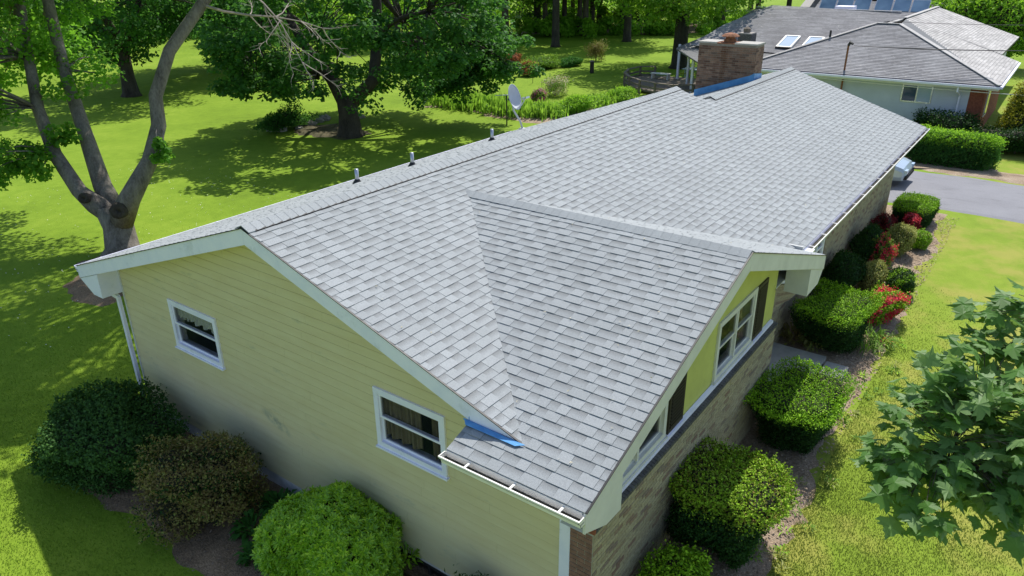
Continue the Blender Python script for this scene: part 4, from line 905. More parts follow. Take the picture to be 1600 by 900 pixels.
# parked car behind the garage end, its nose showing past the eave
car = thing('parked_car', (25.1, -2.6, float(H(25.1, -2.6))), 'silver blue car parked on the driveway behind the roof corner', 'car')
def build_car(cx, yb, z0):
    # length along y, nose towards -y; section list: (y, half width, z bottom, belt z, roof z, roof half width)
    Y = [0, .12, .5, 1.25, 1.6, 2.2, 3.2, 3.9, 4.35, 4.5]; yb0 = yb
    hw = [.72, .84, .88, .90, .90, .90, .90, .89, .85, .74]; belt = [.55, .70, .82, .92, .96, .98, .98, .96, .92, .75]; zb_ = [.32, .25, .22, .2, .2, .2, .2, .22, .28, .36]
    mb = MB(); ring = []
    for y, h_, b_, q in zip(Y, hw, belt, zb_):
        prof = [(-h_*.92, q), (-h_, q+.15), (-h_, b_-.12), (-h_*.93, b_), (-h_*.4, b_+.04), (h_*.4, b_+.04), (h_*.93, b_), (h_, b_-.12), (h_, q+.15), (h_*.92, q)]
        ring.append(len(mb.v)); mb.v += [(cx+a, yb0+y, z0+b) for a, b in prof]
    for r0, r1 in zip(ring, ring[1:]):
        for j in range(10): mb.f.append((r0+j, r0+(j+1) % 10, r1+(j+1) % 10, r1+j)); mb.t.append(.5)
    mb.f.append(tuple(ring[0]+j for j in range(9, -1, -1))); mb.t.append(.5); mb.f.append(tuple(ring[-1]+j for j in range(10))); mb.t.append(.5)
    mb.build('body', M['carpaint'], car)
    def cab(s, za, zbb, m, nm):
        mb = MB(); P = lambda y, h_, z: [(cx-h_, yb0+y, z0+z), (cx+h_, yb0+y, z0+z)]
        a = P(1.25+s, .80, .97)+P(2.0+s, .66, 1.42)+P(3.3-s, .66, 1.43)+P(4.1-s, .78, .97)
        i = len(mb.v); mb.v += a; F = [(0, 1, 3, 2), (2, 3, 5, 4), (4, 5, 7, 6), (0, 2, 4, 6), (1, 7, 5, 3)]; mb.f += F; mb.t += [.5]*5; return mb.build(nm, M[m], car)
    cab(0, 0, 0, 'carglass', 'windows')
    mb = MB(); mb.prism([(cx-.67, yb0+1.98, z0+1.41), (cx+.67, yb0+1.98, z0+1.41), (cx+.67, yb0+3.32, z0+1.42), (cx-.67, yb0+3.32, z0+1.42)], (0, 0, .04))
    for s in (-1, 1): mb.beam((cx+s*.80, yb0+1.24, z0+.97), (cx+s*.67, yb0+2.0, z0+1.43), (.03, 0, 0), (0, .03, 0)); mb.beam((cx+s*.78, yb0+4.12, z0+.97), (cx+s*.67, yb0+3.3, z0+1.43), (.03, 0, 0), (0, .04, 0)); mb.beam((cx+s*.81, yb0+2.6, z0+.97), (cx+s*.67, yb0+2.6, z0+1.43), (.02, 0, 0), (0, .03, 0))
    mb.build('roof_panel', M['carpaint'], car)
    for s in (-1, 1):
        for y in (.85, 3.55):
            mb = MB(); mb.tube([(cx+s*.72, yb0+y, z0+.33), (cx+s*.93, yb0+y, z0+.33)], .33, 18); wl = mb.build('wheel', M['rubber'], car); mb = MB(); mb.tube([(cx+s*.925, yb0+y, z0+.33), (cx+s*.94, yb0+y, z0+.33)], .2, 14); mb.build('rim', M['metal'], wl)
        mb = MB(); mb.obox((cx+s*.62, yb0+.04, z0+.58), (.16, 0, 0), (0, .06, 0), (0, 0, .07)); mb.build('headlight', M['skyglass'], car)
        mb = MB(); mb.obox((cx+s*.62, yb0+4.46, z0+.72), (.16, 0, 0), (0, .05, 0), (0, 0, .08)); mb.build('tail_light', M['redlight'], car)
        mb = MB(); mb.obox((cx+s*.98, yb0+1.5, z0+1.02), (.09, 0, 0), (0, .05, 0), (0, 0, .06)); mb.build('mirror', M['carpaint'], car)
    mb = MB(); mb.box(cx-.75, cx+.75, yb0-.04, yb0+.1, z0+.3, z0+.46); mb.build('bumper', M['rubber'], car)
build_car(25.1, -4.75, float(H(25.1, -4.5))+.05)
# ------------------------------------------------------------------ vegetation
def lump(d, seed, amp):
    """smooth bumps on unit directions"""
    r = np.random.default_rng(seed); o = np.ones(len(d))
    for i in range(7):
        k = nrm(r.normal(size=(1, 3)))[0]*(2+r.random()*5); o += amp*.4*np.sin(d@k+r.random()*6)
    return o
def shrub(name, label, x, y, rx, ry, h, mat, n=9000, size=.045, box=2.6, amp=.12, group=None, cat='shrub', taper=.12, rot=0, base=None, leafasp=.55, up=.35, seed=None, clump=.06, flat=0, core=True, second=None, frac=.3, fl2=None, zc0=None, lit_topmat=None):
    """clipped or loose shrub: superellipsoid shell of small leaves over a twiggy core"""
    seed = seed or 1+sum(ord(q_)*(i_+1) for i_, q_ in enumerate(label)) % 9973; z0 = float(H(x, y)) if base is None else base
    root = thing(name, (x, y, z0), label, cat, group); c, s = math.cos(rot), math.sin(rot)
    def pts(d, rad):
        e = box; q = np.abs(d)**e; k = (q.sum(1))**(-1/e); p = d*k[:, None]*lump(d, seed, amp)[:, None]*rad[:, None]
        zz = (p[:, 2]+1)/2*h; zz = zz*(1-flat)+flat*np.minimum(zz, h*.86)
        w_ = 1-taper*(1-np.clip(zz/h, 0, 1))*1.6
        X = p[:, 0]*rx*w_; Y = p[:, 1]*ry*w_
        return np.stack([x+X*c-Y*s, y+X*s+Y*c, z0+np.maximum(zz, 0.02)], 1)
    d = sph(n); d = d[d[:, 2] > -.75]; m = len(d)
    rad = 1-np.abs(RNG.normal(size=m))*clump*1.3+clump*.7*np.sin(d@np.array([23., 17, 5])+seed)*np.sin(d@np.array([-9., 21, 19]))
    P = pts(d, rad)+RNG.normal(size=(m, 3))*size*.3; O = P-np.array([x, y, z0+h*.45]); O[:, 2] *= 1.2
    Nn = nrm(O)*.9+RNG.normal(size=(m, 3))*.75+np.array([0, 0, up])
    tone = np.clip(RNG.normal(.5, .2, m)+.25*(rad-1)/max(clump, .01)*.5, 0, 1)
    Q = leafquads(P, Nn, size, leafasp)
    ns = m//9; j = RNG.integers(0, m, ns); tip = np.repeat(P[j][None], 3, 0); out = nrm(O[j]+np.array([0, 0, .4])+RNG.normal(size=(ns, 3))*.25*h)   # stray shoots
    for q_ in range(3): Q = np.concatenate([Q, leafquads(P[j]+out*size*(.7+.8*q_)*RNG.random((ns, 1)), RNG.normal(size=(ns, 3))+out*.4, size, leafasp)]); tone = np.concatenate([tone, np.clip(RNG.normal(.65, .2, ns), 0, 1)]); d = np.concatenate([d, d[j]]); rad = np.concatenate([rad, rad[j]])
    m = len(Q)
    if lit_topmat:
        sel = (d[:, 2]+RNG.normal(size=m)*.10 > .38) & (rad > .84)  # sunlit tops put into colour: brighter leaves above, darker ones on the sides
        quads('foliage', Q[~sel], tone[~sel], M[mat], root); quads('bright_foliage', Q[sel], tone[sel], M[lit_topmat], root)
    elif second:
        sel = (RNG.random(m) < frac) & (np.sin(d@np.array([4., 6, 3])+seed)+RNG.normal(size=m)*.4 > -.2)
        quads('foliage', Q[~sel], tone[~sel], M[mat], root); quads(fl2 or 'blossom', Q[sel], tone[sel], M[second], root)
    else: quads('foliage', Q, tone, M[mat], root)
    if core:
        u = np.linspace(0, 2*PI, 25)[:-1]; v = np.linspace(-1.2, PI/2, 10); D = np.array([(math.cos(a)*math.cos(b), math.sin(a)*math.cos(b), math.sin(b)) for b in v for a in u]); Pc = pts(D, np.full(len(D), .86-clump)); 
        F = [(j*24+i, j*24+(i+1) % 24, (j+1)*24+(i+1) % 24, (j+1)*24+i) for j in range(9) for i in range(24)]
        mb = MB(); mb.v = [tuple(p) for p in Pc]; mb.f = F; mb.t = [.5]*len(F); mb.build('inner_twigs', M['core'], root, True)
    mb = MB(); mb.tube([(x, y, z0-.03), (x, y, z0+h*.5)], [.05, .03], 6); mb.build('stem', M['bark_brown'], root)
    return root
# side of the house
shrub('yew_bush', 'large dark green rounded yew at the left corner of the yellow wall', -1.3, 3.85, 1.05, 1.25, 1.4, 'yew_mid', 34000, .055, 2.3, .26, taper=.1, clump=.10)
shrub('bronze_shrub', 'brownish green twiggy shrub against the yellow wall beside the pieris', -1.1, 1.2, .88, 1.05, 1.36, 'brownleaf', 24000, .045, 2.2, .3, clump=.14, second='yew_dark', frac=.35, fl2='green_leaves')
# pieris: whorls of pointed leaves
def pieris():
    x, y, rx, ry, h = -.80, -1.40, .88, 1.12, 1.38; z0 = float(H(x, y)); root = thing('pieris_shrub', (x, y, z0), 'bright green broadleaf shrub under the right window of the yellow wall', 'shrub')
    d = sph(3600); d = d[d[:, 2] > -.5]; L = lump(d, 5, .20)*(1+.04*RNG.normal(size=len(d)))
    allv = []
    for k in range(len(d)):
        p = np.array([x+d[k, 0]*rx*L[k], y+d[k, 1]*ry*L[k], z0+(.42+.58*d[k, 2]*L[k])*h]); ax = nrm((d[k]*np.array([1, 1, .8])+np.array([0, 0, .55])+RNG.normal(size=3)*.2)[None])[0]
        ref = nrm(np.cross(ax, [.3, .2, .9])[None])[0]; b = np.cross(ax, ref); m = RNG.integers(7, 11); off = RNG.random()*6
        for j in range(m):
            th = off+2*PI*j/m; out = ref*math.cos(th)+b*math.sin(th); ln = RNG.uniform(.075, .12); el = RNG.uniform(.15, .9); dr = out*math.cos(el)+ax*math.sin(el); sd = nrm(np.cross(dr, ax)[None])[0]; nn = np.cross(sd, dr); wd = ln*.16
            a = p; tip = p+dr*ln-ax*ln*.10; mid = p+dr*ln*.55
            allv.append((a, mid+sd*wd+nn*.006, tip, mid-sd*wd+nn*.006, mid-nn*.003, np.clip(RNG.normal(.5, .22), 0, 1)))
    dist = [float((t[0][0]-CAMP.x)**2+(t[0][1]-CAMP.y)**2+(t[0][2]-CAMP.z)**2) for t in allv]
    order = np.argsort(dist)
    for q in order[:260]:
        a, l, tip, r, m_, tn = allv[q]; mb = MB(); mb.v = [tuple(v) for v in (a, l, tip, r, m_)]; mb.f = [(0, 4, 1), (4, 2, 1), (0, 3, 4), (4, 3, 2)]; mb.t = [tn]*4; mb.build('leaf', M['pieris'], root)
    V = []; T = []
    for q in order[260:]:
        a, l, tip, r, m_, tn = allv[q]; V += [(a, m_, tip, l), (a, r, tip, m_)]; T += [tn, tn]
    quads('leaves', np.array(V), T, M['pieris'], root, 'stuff')
    u = np.linspace(0, 2*PI, 21)[:-1]; v = np.linspace(-1.1, PI/2, 9); mb = MB(); mb.v = [(x+rx*.7*math.cos(a)*math.cos(b), y+ry*.7*math.sin(a)*math.cos(b), z0+h*(.42+.40*math.sin(b))) for b in v for a in u]
    mb.f = [(j*20+i, j*20+(i+1) % 20, (j+1)*20+(i+1) % 20, (j+1)*20+i) for j in range(8) for i in range(20)]; mb.t = [.5]*160; mb.build('inner_twigs', M['core'], root, True)
pieris()
def herb(name, label, x, y, r, h, mat, n=60, lw=.05, ll=.3, cat='plant', group=None, droop=.5, base=None):
    """rosette / clump of strap or oval leaves"""
    z0 = float(H(x, y))+.02 if base is None else base; root = thing(name, (x, y, z0), label, cat, group); V = []; T = []
    for i in range(n):
        th = RNG.random()*2*PI; rr = r*math.sqrt(RNG.random())*.5; el = RNG.uniform(.3, 1.25); L = ll*RNG.uniform(.6, 1.2)
        p = np.array([x+rr*math.cos(th), y+rr*math.sin(th), z0+RNG.random()*h*.45]); d = np.array([math.cos(th)*math.cos(el), math.sin(th)*math.cos(el), math.sin(el)]); s = np.array([-math.sin(th), math.cos(th), 0])*lw*.5
        m = p+d*L*.55; t = p+d*L+np.array([0, 0, -droop*L*math.cos(el)]); V += [(p, m-s, t, m+s)]; T.append(np.clip(RNG.normal(.5, .2), 0, 1))
    quads('foliage', np.array(V), T, M[mat], root); return root
for i, (x, y) in enumerate([(-.55, -.1), (-.95, .25), (-.35, .35), (-1.25, -.35), (-.6, .0)]):
    herb('shade_plant', 'low dark leafy plant in the clump between bronze and bright green shrubs', x, y, .4, .4, 'hosta', 120, .07, .22, group='shade plants by the yellow wall')
herb('pieris_seedling', 'small bright leafy sprout in front of the basement window', -.12, -2.45, .25, .5, 'pieris', 90, .04, .16, base=.15)
shrub('juniper_shrub', 'feathery dark conifer shrub at the foot of the yellow wall near the corner', -.55, -4.0, .42, .62, .95, 'yew_dark', 9000, .07, 2, .3, clump=.2, leafasp=.25)
# front bed
shrub('clipped_yew', 'large clipped yew with browned sunlit side nearest the brick corner', 2.85, -6.15, .95, .80, 1.42, 'yew_dark', 36000, .042, 6, .18, clump=.08, lit_topmat='yew_brown', taper=.22, flat=.6)
shrub('clipped_yew', 'flat topped mushroom shaped yew beside the porch slab', 6.15, -6.22, 1.12, .80, 1.22, 'yew_dark', 42000, .034, 6, .15, taper=.33, clump=.10, flat=.8, lit_topmat='yew')
shrub('clipped_yew', 'tall dark clipped yew beyond the porch slab left of the red azalea', 10.3, -5.8, 1.12, .84, 1.25, 'yew_dark', 38000, .036, 6, .15, taper=.3, clump=.10, flat=.8, lit_topmat='yew')
shrub('low_yew', 'low dark shrub with one lit tip at the bottom edge by the brick wall', 1.15, -6.15, .7, .5, .75, 'yew', 10000, .05, 2.2, .2, clump=.12)
shrub('azalea_bush', 'large red flowering azalea in front of the dark clipped yew', 12.1, -6.5, .62, .42, .85, 'yew', 8000, .05, 2, .25, second='azalea_red', frac=.85, clump=.12)
shrub('azalea_bush', 'tall narrow pink red azalea between dark shrubs mid bed', 15.5, -5.75, .35, .3, 1.0, 'herb', 3500, .05, 2, .3, second='azalea_red', frac=.8, clump=.15)
shrub('azalea_bush', 'farthest small red azalea near the driveway hedge', 19.1, -5.85, .36, .3, .7, 'azalea_dark', 2500, .05, 2, .25, second='azalea_red', frac=.8, clump=.12)
shrub('dark_azalea', 'dull dark red leafed shrub in shade left of the farthest azalea', 18.6, -5.2, .5, .35, .6, 'azalea_dark', 2500, .05, 2, .25)
shrub('dwarf_yew', 'small round green bush on mulch right of the cream shrub', 14.0, -6.5, .45, .38, .65, 'yew_dark', 7000, .04, 2.4, .1, second='yew', frac=.6, fl2='bright_foliage', taper=.2)
shrub('variegated_shrub', 'cream variegated shrub just above the large red azalea', 13.9, -5.85, .42, .36, .75, 'variegated', 6000, .04, 2.2, .15, taper=.2)
shrub('variegated_shrub', 'pale yellow variegated shrub near the second azalea', 17.0, -5.95, .52, .42, .95, 'variegated', 7000, .045, 2.2, .18, taper=.25)
shrub('barberry_shrub', 'small orange green bush right of the pale variegated shrub', 17.8, -6.35, .36, .3, .55, 'yew', 5000, .04, 2.2, .12, second='variegated', frac=.3)
shrub('shade_shrub', 'dark green shrub in the house shade left of the cream shrub', 13.3, -5.25, .75, .42, 1.05, 'yew_dark', 9000, .05, 2.4, .15)
shrub('shade_shrub', 'dark green shrub in the house shade left of the second azalea', 16.0, -5.3, .8, .42, 1.05, 'yew_dark', 9000, .05, 2.4, .15)
shrub('clipped_yew', 'square clipped low yew hedge block where bed meets driveway', 20.3, -5.75, .95, .62, .85, 'yew_dark', 18000, .04, 5, .04, taper=.1, clump=.05, flat=.5, lit_topmat='yew')
herb('porch_plant', 'small pale green and red plant behind the porch slab', 9.75, -5.55, .4, .5, 'variegated', 130, .05, .25)
herb('fern_plant', 'brownish fern like plant in shade beside the brick wall', 9.9, -5.1, .6, .5, 'brownleaf', 160, .05, .35)
for i, (x, y) in enumerate([(11.0, -6.45), (10.3, -6.55), (10.8, -6.75)]): herb('daylily_clump', ['strappy daylily clump left of the large red azalea', 'strappy daylily clump nearest the stepping stone', 'strappy daylily clump at the lawn edge'][i], x, y, .35, .2, 'herb', 110, .025, .38)
herb('orange_plant', 'low orange brown plant below the large red azalea', 11.0, -6.78, .25, .15, 'blossom_orange', 60, .04, .16)
herb('white_leaf_plant', 'grey green leafy plant right of the farthest azalea', 18.3, -6.3, .3, .4, 'variegated', 90, .05, .25)
# loose weeds on the bare strip
for i in range(34):
    x = random.uniform(2.5, 12); y = -6.75+random.uniform(-.35, .3)-.02*x
    herb('weed', 'small pale weed tuft on the strip between mulch and front lawn', x, y, .12, .06, random.choice(['herb', 'variegated', 'yew']), 24, .02, .11, group='weed tufts along the front bed edge')
# driveway hedge and neighbour shrubs
shrub('privet_hedge', 'bright leafy block hedge beyond the driveway', 30.3, -5.1, .85, 2.2, 1.5, 'leaf_dark', 34000, .08, 6, .1, cat='hedge', clump=.12, taper=.05, up=.5, lit_topmat='leaf_bright')
shrub('yew_bush', 'dark spiky yew against the neighbour blue wall', 35.6, -4.5, .9, 1.7, 1.25, 'yew_dark', 9000, .09, 2.6, .3, clump=.15)
shrub('golden_cypress', 'yellow green feathery cypress at the right edge', 36.6, -7.9, 1.5, 1.7, 3.0, 'golden', 16000, .09, 2.2, .25, cat='tree', clump=.15, second='yew_dark', frac=.25, fl2='inner_foliage')
shrub('dark_shrub', 'dark low shrub under the golden cypress', 34.6, -7.6, 1.0, 1.8, 1.1, 'yew_dark', 7000, .09, 2.4, .25)
shrub('lilac_bush', 'lilac flowering bush behind the golden cypress', 41.5, -8.8, 1.3, 1.3, 2.6, 'leaf_dark', 5000, .1, 2, .3, second='lilac', frac=.5)
shrub('round_tree', 'round bright green tree behind the neighbour roof ridge', 66, -1.8, 3.4, 4.6, 6.0, 'leaf_bright', 15000, .28, 2.1, .2, cat='tree', clump=.12)

def limbtube(mb, a, b, r0, r1, bend=.12, n=5, sides=7):
    a, b = Vector(a), Vector(b); L = (b-a).length; o = Vector((random.gauss(0, 1), random.gauss(0, 1), random.gauss(0, .4)))*L*bend; pts = []
    for i in range(n+1): t = i/n; pts.append(a.lerp(b, t)+o*math.sin(PI*t)*.5+Vector((0, 0, L*.08*math.sin(PI*t))))
    mb.tube(pts, [r0+(r1-r0)*i/n for i in range(n+1)], sides, jit=.12)
def leafclumps(C, R, per, size, flat=.55, asp=.75, upb=.8):
    """C (m,3) clump centres, R (m,) radii"""
    m = len(C); idx = np.repeat(np.arange(m), per); n = len(idx); d = sph(n)*(RNG.random(n)**.45)[:, None]; d[:, 2] *= flat
    P = C[idx]+d*R[idx][:, None]; P[:, 2] -= .18*R[idx]*(d[:, 0]**2+d[:, 1]**2)
    Nn = d*.7+RNG.normal(size=(n, 3))*.55+np.array([0, 0, upb]); ct = RNG.normal(0, .13, m)
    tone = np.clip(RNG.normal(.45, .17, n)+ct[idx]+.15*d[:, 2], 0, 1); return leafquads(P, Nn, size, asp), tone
def tree(name, label, x, y, tr, th, cz, cr, ch, mat, bk, nclump=90, per=110, size=.2, group=None, lean=(0, 0), forks=4, cat='tree', crad=1.1, seed=None, low=0):
    """trunk to height th, crown ellipsoid centred cz radius cr/half height ch"""
    z0 = float(H(x, y)); root = thing(name, (x, y, z0), label, cat, group); mb = MB(); top = Vector((x+lean[0], y+lean[1], z0+th))
    pts = [Vector((x, y, z0-.1)), Vector((x, y, z0+.25)), Vector((x+lean[0]*.3, y+lean[1]*.3, z0+th*.4)), top]
    mb.tube(pts, [tr*1.5, tr*1.08, tr*.9, tr*.8], 10, jit=.1)
    d = sph(nclump); rr = RNG.uniform(.35, 1, nclump)**.6; C = d*rr[:, None]; C = np.stack([x+lean[0]*1.5+C[:, 0]*cr, y+lean[1]*1.5+C[:, 1]*cr, z0+cz+C[:, 2]*ch], 1); C = C[C[:, 2] > z0+low+.4]
    R = crad*RNG.uniform(.7, 1.3, len(C)); hubs = []
    for i in range(forks):
        a = 2*PI*i/forks+random.random(); q = Vector((x+lean[0]+math.cos(a)*cr*.4, y+lean[1]+math.sin(a)*cr*.4, z0+max(th+1, cz-ch*.1+random.uniform(-1, 1)))); limbtube(mb, top-Vector((0, 0, .1)), q, tr*.6, tr*.3); hubs.append(q)
    trunk = mb.build('trunk', M[bk], root, True); mb = MB()
    for c in C[::2]:
        cv = Vector(c); hq = min(hubs+[top], key=lambda q: (q-cv).length); limbtube(mb, hq, cv, tr*.16, .02, n=3, sides=5)
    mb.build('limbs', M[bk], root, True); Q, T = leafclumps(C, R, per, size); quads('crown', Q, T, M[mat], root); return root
# --- T1: grey multi-stemmed maple by the house corner
def near_maple():
    root = thing('maple_tree', (4.42, 14.1, 0), 'grey barked maple with three bare stems rising beside the roof corner', 'tree')
    mb = MB(); mb.tube([(4.3, 14.0, -.15), (4.42, 14.12, .2), (4.5, 14.3, .8), (4.6, 14.5, 1.35)], [.72, .50, .45, .54], 14, jit=.08)
    tk = mb.build('trunk', M['bark_grey'], root, True)
    stems = [([(4.6, 14.45, 1.1), (4.2, 14.8, 1.55), (4.01, 15.2, 1.95), (3.95, 16.11, 3.0), (4.12, 16.83, 4.28), (4.48, 17.45, 5.73), (4.91, 18.11, 7.36), (5.27, 18.72, 8.9), (5.4, 19.5, 11.)], [.38, .33, .27, .24, .21, .19, .17, .15, .08]),
             ([(4.6, 14.5, 1.2), (4.72, 15.18, 1.95), (4.98, 16.1, 3.62), (5.23, 17.02, 5.29), (5.68, 17.96, 7.33), (6.05, 18.58, 9.2), (6.6, 19.2, 11.4)], [.36, .29, .25, .22, .19, .16, .08]),
             ([(4.55, 14.2, 1.0), (4.72, 13.59, 1.81), (5.48, 13.36, 2.87), (6.1, 13.6, 3.8), (6.23, 13.69, 4.66), (6.95, 13.67, 5.91), (8.11, 13.16, 7.33), (9.26, 12.54, 8.9), (10.2, 11.8, 10.6)], [.40, .33, .28, .26, .24, .22, .20, .17, .09])]
    for p, r in stems: mb = MB(); mb.tube(p, [q_*(1-.16*min(1, i_/2)) for i_, q_ in enumerate(r)], 12, jit=.09); mb.build('stem', M['bark_grey'], root, True)
    for (p, q, r) in (((4.62, 13.95, 1.45), (4.30, 13.60, 1.52), .26), ((4.1, 14.9, 1.75), (3.85, 14.65, 1.85), .17)):   # pruned knots
        mb = MB(); p, q = Vector(p), Vector(q); mb.tube([p, q, q+(q-p)*.1, q+(q-p)*.02], [r, r, r*.7, r*.2], 12, jit=.12); mb.build('burl', M['bark_dark'], root, True)
    # bare twigs reaching right from the third stem
    mb = MB()
    def twig(p, d, L, r, lv):
        q = p; pts = [p]; n = 5
        for i in range(n): d = (d+Vector((random.gauss(0, .16), random.gauss(0, .16), random.gauss(0, .14)))).normalized(); q = q+d*L/n; pts.append(q)
        mb.tube(pts, [r*(1-.8*i/n) for i in range(n+1)], 4)
        if lv > 0:
            for i in range(2, n+1):
                for s in range(2): twig(pts[i], (d+Vector((random.gauss(0, .6), random.gauss(0, .6), random.gauss(0, .45)))).normalized(), L*random.uniform(.22, .42), r*.5, lv-1)
    twig(Vector((8.8, 12.9, 8.0)), Vector((.30, -.85, -.50)).normalized(), 3.6, .04, 2)
    twig(Vector((8.0, 13.2, 7.2)), Vector((.45, -.9, -.22)).normalized(), 3.8, .05, 2)
    mb.build('bare_branch', M['twig'], root)
    C = []; R = []
    # leafy clusters seen on the left, low sprigs, and the crown above the frame
    for i in range(95): C.append((4.0+random.uniform(-2.2, 3.2), 18.4+random.uniform(-2.6, 3.6), 6.4+random.uniform(-1.7, 3.0))); R.append(random.uniform(.5, .95))
    for i in range(34): C.append((2.4+random.uniform(-1.2, 1.0), 17.6+random.uniform(-1.5, 1.5), 5.0+random.uniform(-.9, 1.4))); R.append(random.uniform(.4, .7))
    for i in range(26): C.append((3.0+random.uniform(-1.1, .8), 16.5+random.uniform(-.8, .8), 3.0+random.uniform(-.6, .45))); R.append(random.uniform(.3, .5))
    for i in range(5): C.append((4.05+random.uniform(-.3, .3), 15.7+random.uniform(-.3, .3), 3.5+random.uniform(-.3, .3))); R.append(.32)
    for i in range(5): C.append((5.7+random.uniform(-.2, .2), 13.05+random.uniform(-.3, .3), 3.1+random.uniform(-.3, .4))); R.append(.25)
    for i in range(120):
        a = random.uniform(0, 2*PI); r = 5.6*math.sqrt(random.random()); C.append((5.2+r*math.cos(a), 15.6+r*math.sin(a)*.9, 11.8+random.uniform(-1.0, 2.4)-.05*r*r)); R.append(random.uniform(.7, 1.2))
    for i in range(150):
        px, py = random.uniform(1.6, 9.0), random.uniform(6.4, 14)
        if px > 4.6 and py < 8.0: continue
        C.append((px, py, 12.0+random.uniform(-1., 1.6))); R.append(random.uniform(.6, 1.05))
    C = np.array(C); R = np.array(R); big = R > .55
    Q, T = leafclumps(C[big], R[big], 190, .15, .6, .85); Q2, T2 = leafclumps(C[~big], R[~big], 75, .14, .7, .85)
    quads('crown', np.concatenate([Q, Q2]), np.concatenate([T, T2]), M['leaf_maple'], root)
    mb = MB(); hubs = [Vector(p) for s in stems for p in s[0][3:]]
    for c in C[::2]:
        cv = Vector(c); hq = min(hubs, key=lambda q: (q-cv).length); limbtube(mb, hq, cv, .06 if c[2] > 5 else .03, .012, n=4, sides=5)
    mb.build('limbs', M['bark_grey'], root, True)
near_maple()
# --- T2: big dark maple
def big_maple():
    x, y = 20.06, 20.66; root = thing('maple_tree', (x, y, 0), 'big dark spreading maple in the middle of the back lawn', 'tree')
    mb = MB(); mb.tube([(x, y, -.2), (x, y, .2), (x+.1, y+.1, 1.0), (x+.2, y+.3, 1.9)], [.95, .62, .5, .52], 14, jit=.1)
    mb.tube([(x+.1, y+.3, 1.5), (20.4, 22.1, 2.7), (20.2, 23.4, 4.0), (19.9, 24.6, 6.)], [.36, .3, .26, .16], 9, jit=.08)
    mb.tube([(x+.3, y+.1, 1.6), (21.6, 20.2, 2.7), (22.4, 20.6, 4.5), (23.25, 21.2, 6.8), (23.8, 21.4, 9)], [.4, .32, .28, .24, .12], 9, jit=.08); mb.build('trunk', M['bark_dark'], root, True)
    C = []; R = []
    for i in range(620):
        d = sph(1)[0]; r = random.uniform(.55, 1)**.5; px, py, pz = 22.0+d[0]*7.9*r, 21.4+d[1]*7.9*r, 6.1+d[2]*5.0*r
        hd = math.hypot(px-20.6, py-20.9)
        if pz < 1.7 or (hd < 3.2 and pz < 4.0) or math.sin(px*.95)*math.sin(py*.8+1)*math.sin(pz*1.2) > .22: continue
        C.append((px, py, pz)); R.append(random.uniform(.5, 1.05))
    # drooping skirts seen in the photo
    for (a, b, c_, k) in ((17.2, 24.9, 3.0, 10), (16.9, 22.4, 3.3, 6), (26.6, 17.4, 2.6, 16), (27.0, 15.6, 3.4, 12), (24.5, 18.4, 2.2, 8), (25.6, 17.2, 2.9, 10), (18.5, 24.5, 2.6, 8)):
        for i in range(k): C.append((a+random.gauss(0, .8), b+random.gauss(0, .8), c_+random.uniform(-.7, 1.2))); R.append(random.uniform(.5, .85))
    C = np.array(C); R = np.array(R); Q, T = leafclumps(C, R, 115, .21, .6, .85, 1.); quads('crown', Q, T, M['leaf_dark'], root)
    hubs = [Vector(p) for p in ((20.3, 22.8, 3.4), (19.9, 24.4, 5.8), (22.4, 20.6, 4.5), (23.2, 21.2, 6.8), (23.8, 21.4, 9))]; mb = MB()
    mains = []
    for i in range(16): c = Vector(random.choice(C)); h_ = min(hubs, key=lambda q: (q-c).length); m = h_.lerp(c, .6); limbtube(mb, h_, m, .15, .08); mains.append(m)
    for c in C[::3]: cv = Vector(c); hq = min(hubs+mains, key=lambda q: (q-cv).length); limbtube(mb, hq, cv, .05, .015, n=3, sides=5)
    mb.build('limbs', M['bark_dark'], root, True)
big_maple()
tree('shade_tree', 'dark trunked tree on the far lawn left of the big maple', 20.1, 42.1, .5, 3.2, 7.4, 6.8, 5.2, 'leaf_dark', 'bark_dark', 180, 130, .26, crad=1.2, low=1.7)
tree('shade_tree', 'dense dark tree behind the big maple left side', 31.5, 47.0, .45, 3.0, 7.6, 7.5, 5.4, 'leaf_dark', 'bark_dark', 190, 140, .32, crad=1.4, low=2.)
tree('shade_tree', 'large oak like tree behind the neighbour porch', 52.3, 17.0, .62, 4.6, 8.2, 8.0, 4.6, 'leaf_wood', 'bark_dark', 210, 130, .28, crad=1.4, low=3.0)
tree('lawn_tree', 'tall straight trunk at the near edge of the woodland', 59.7, 33.7, .42, 6.5, 10.5, 6.0, 4.5, 'leaf_bright', 'bark_dark', 110, 110, .32, crad=1.4, low=3.6)
tree('lawn_tree', 'straight dark trunk right of centre at the woodland edge', 67.7, 29.9, .42, 6.0, 10., 6.5, 4.6, 'leaf_wood', 'bark_dark', 110, 110, .34, crad=1.5, low=3.4)
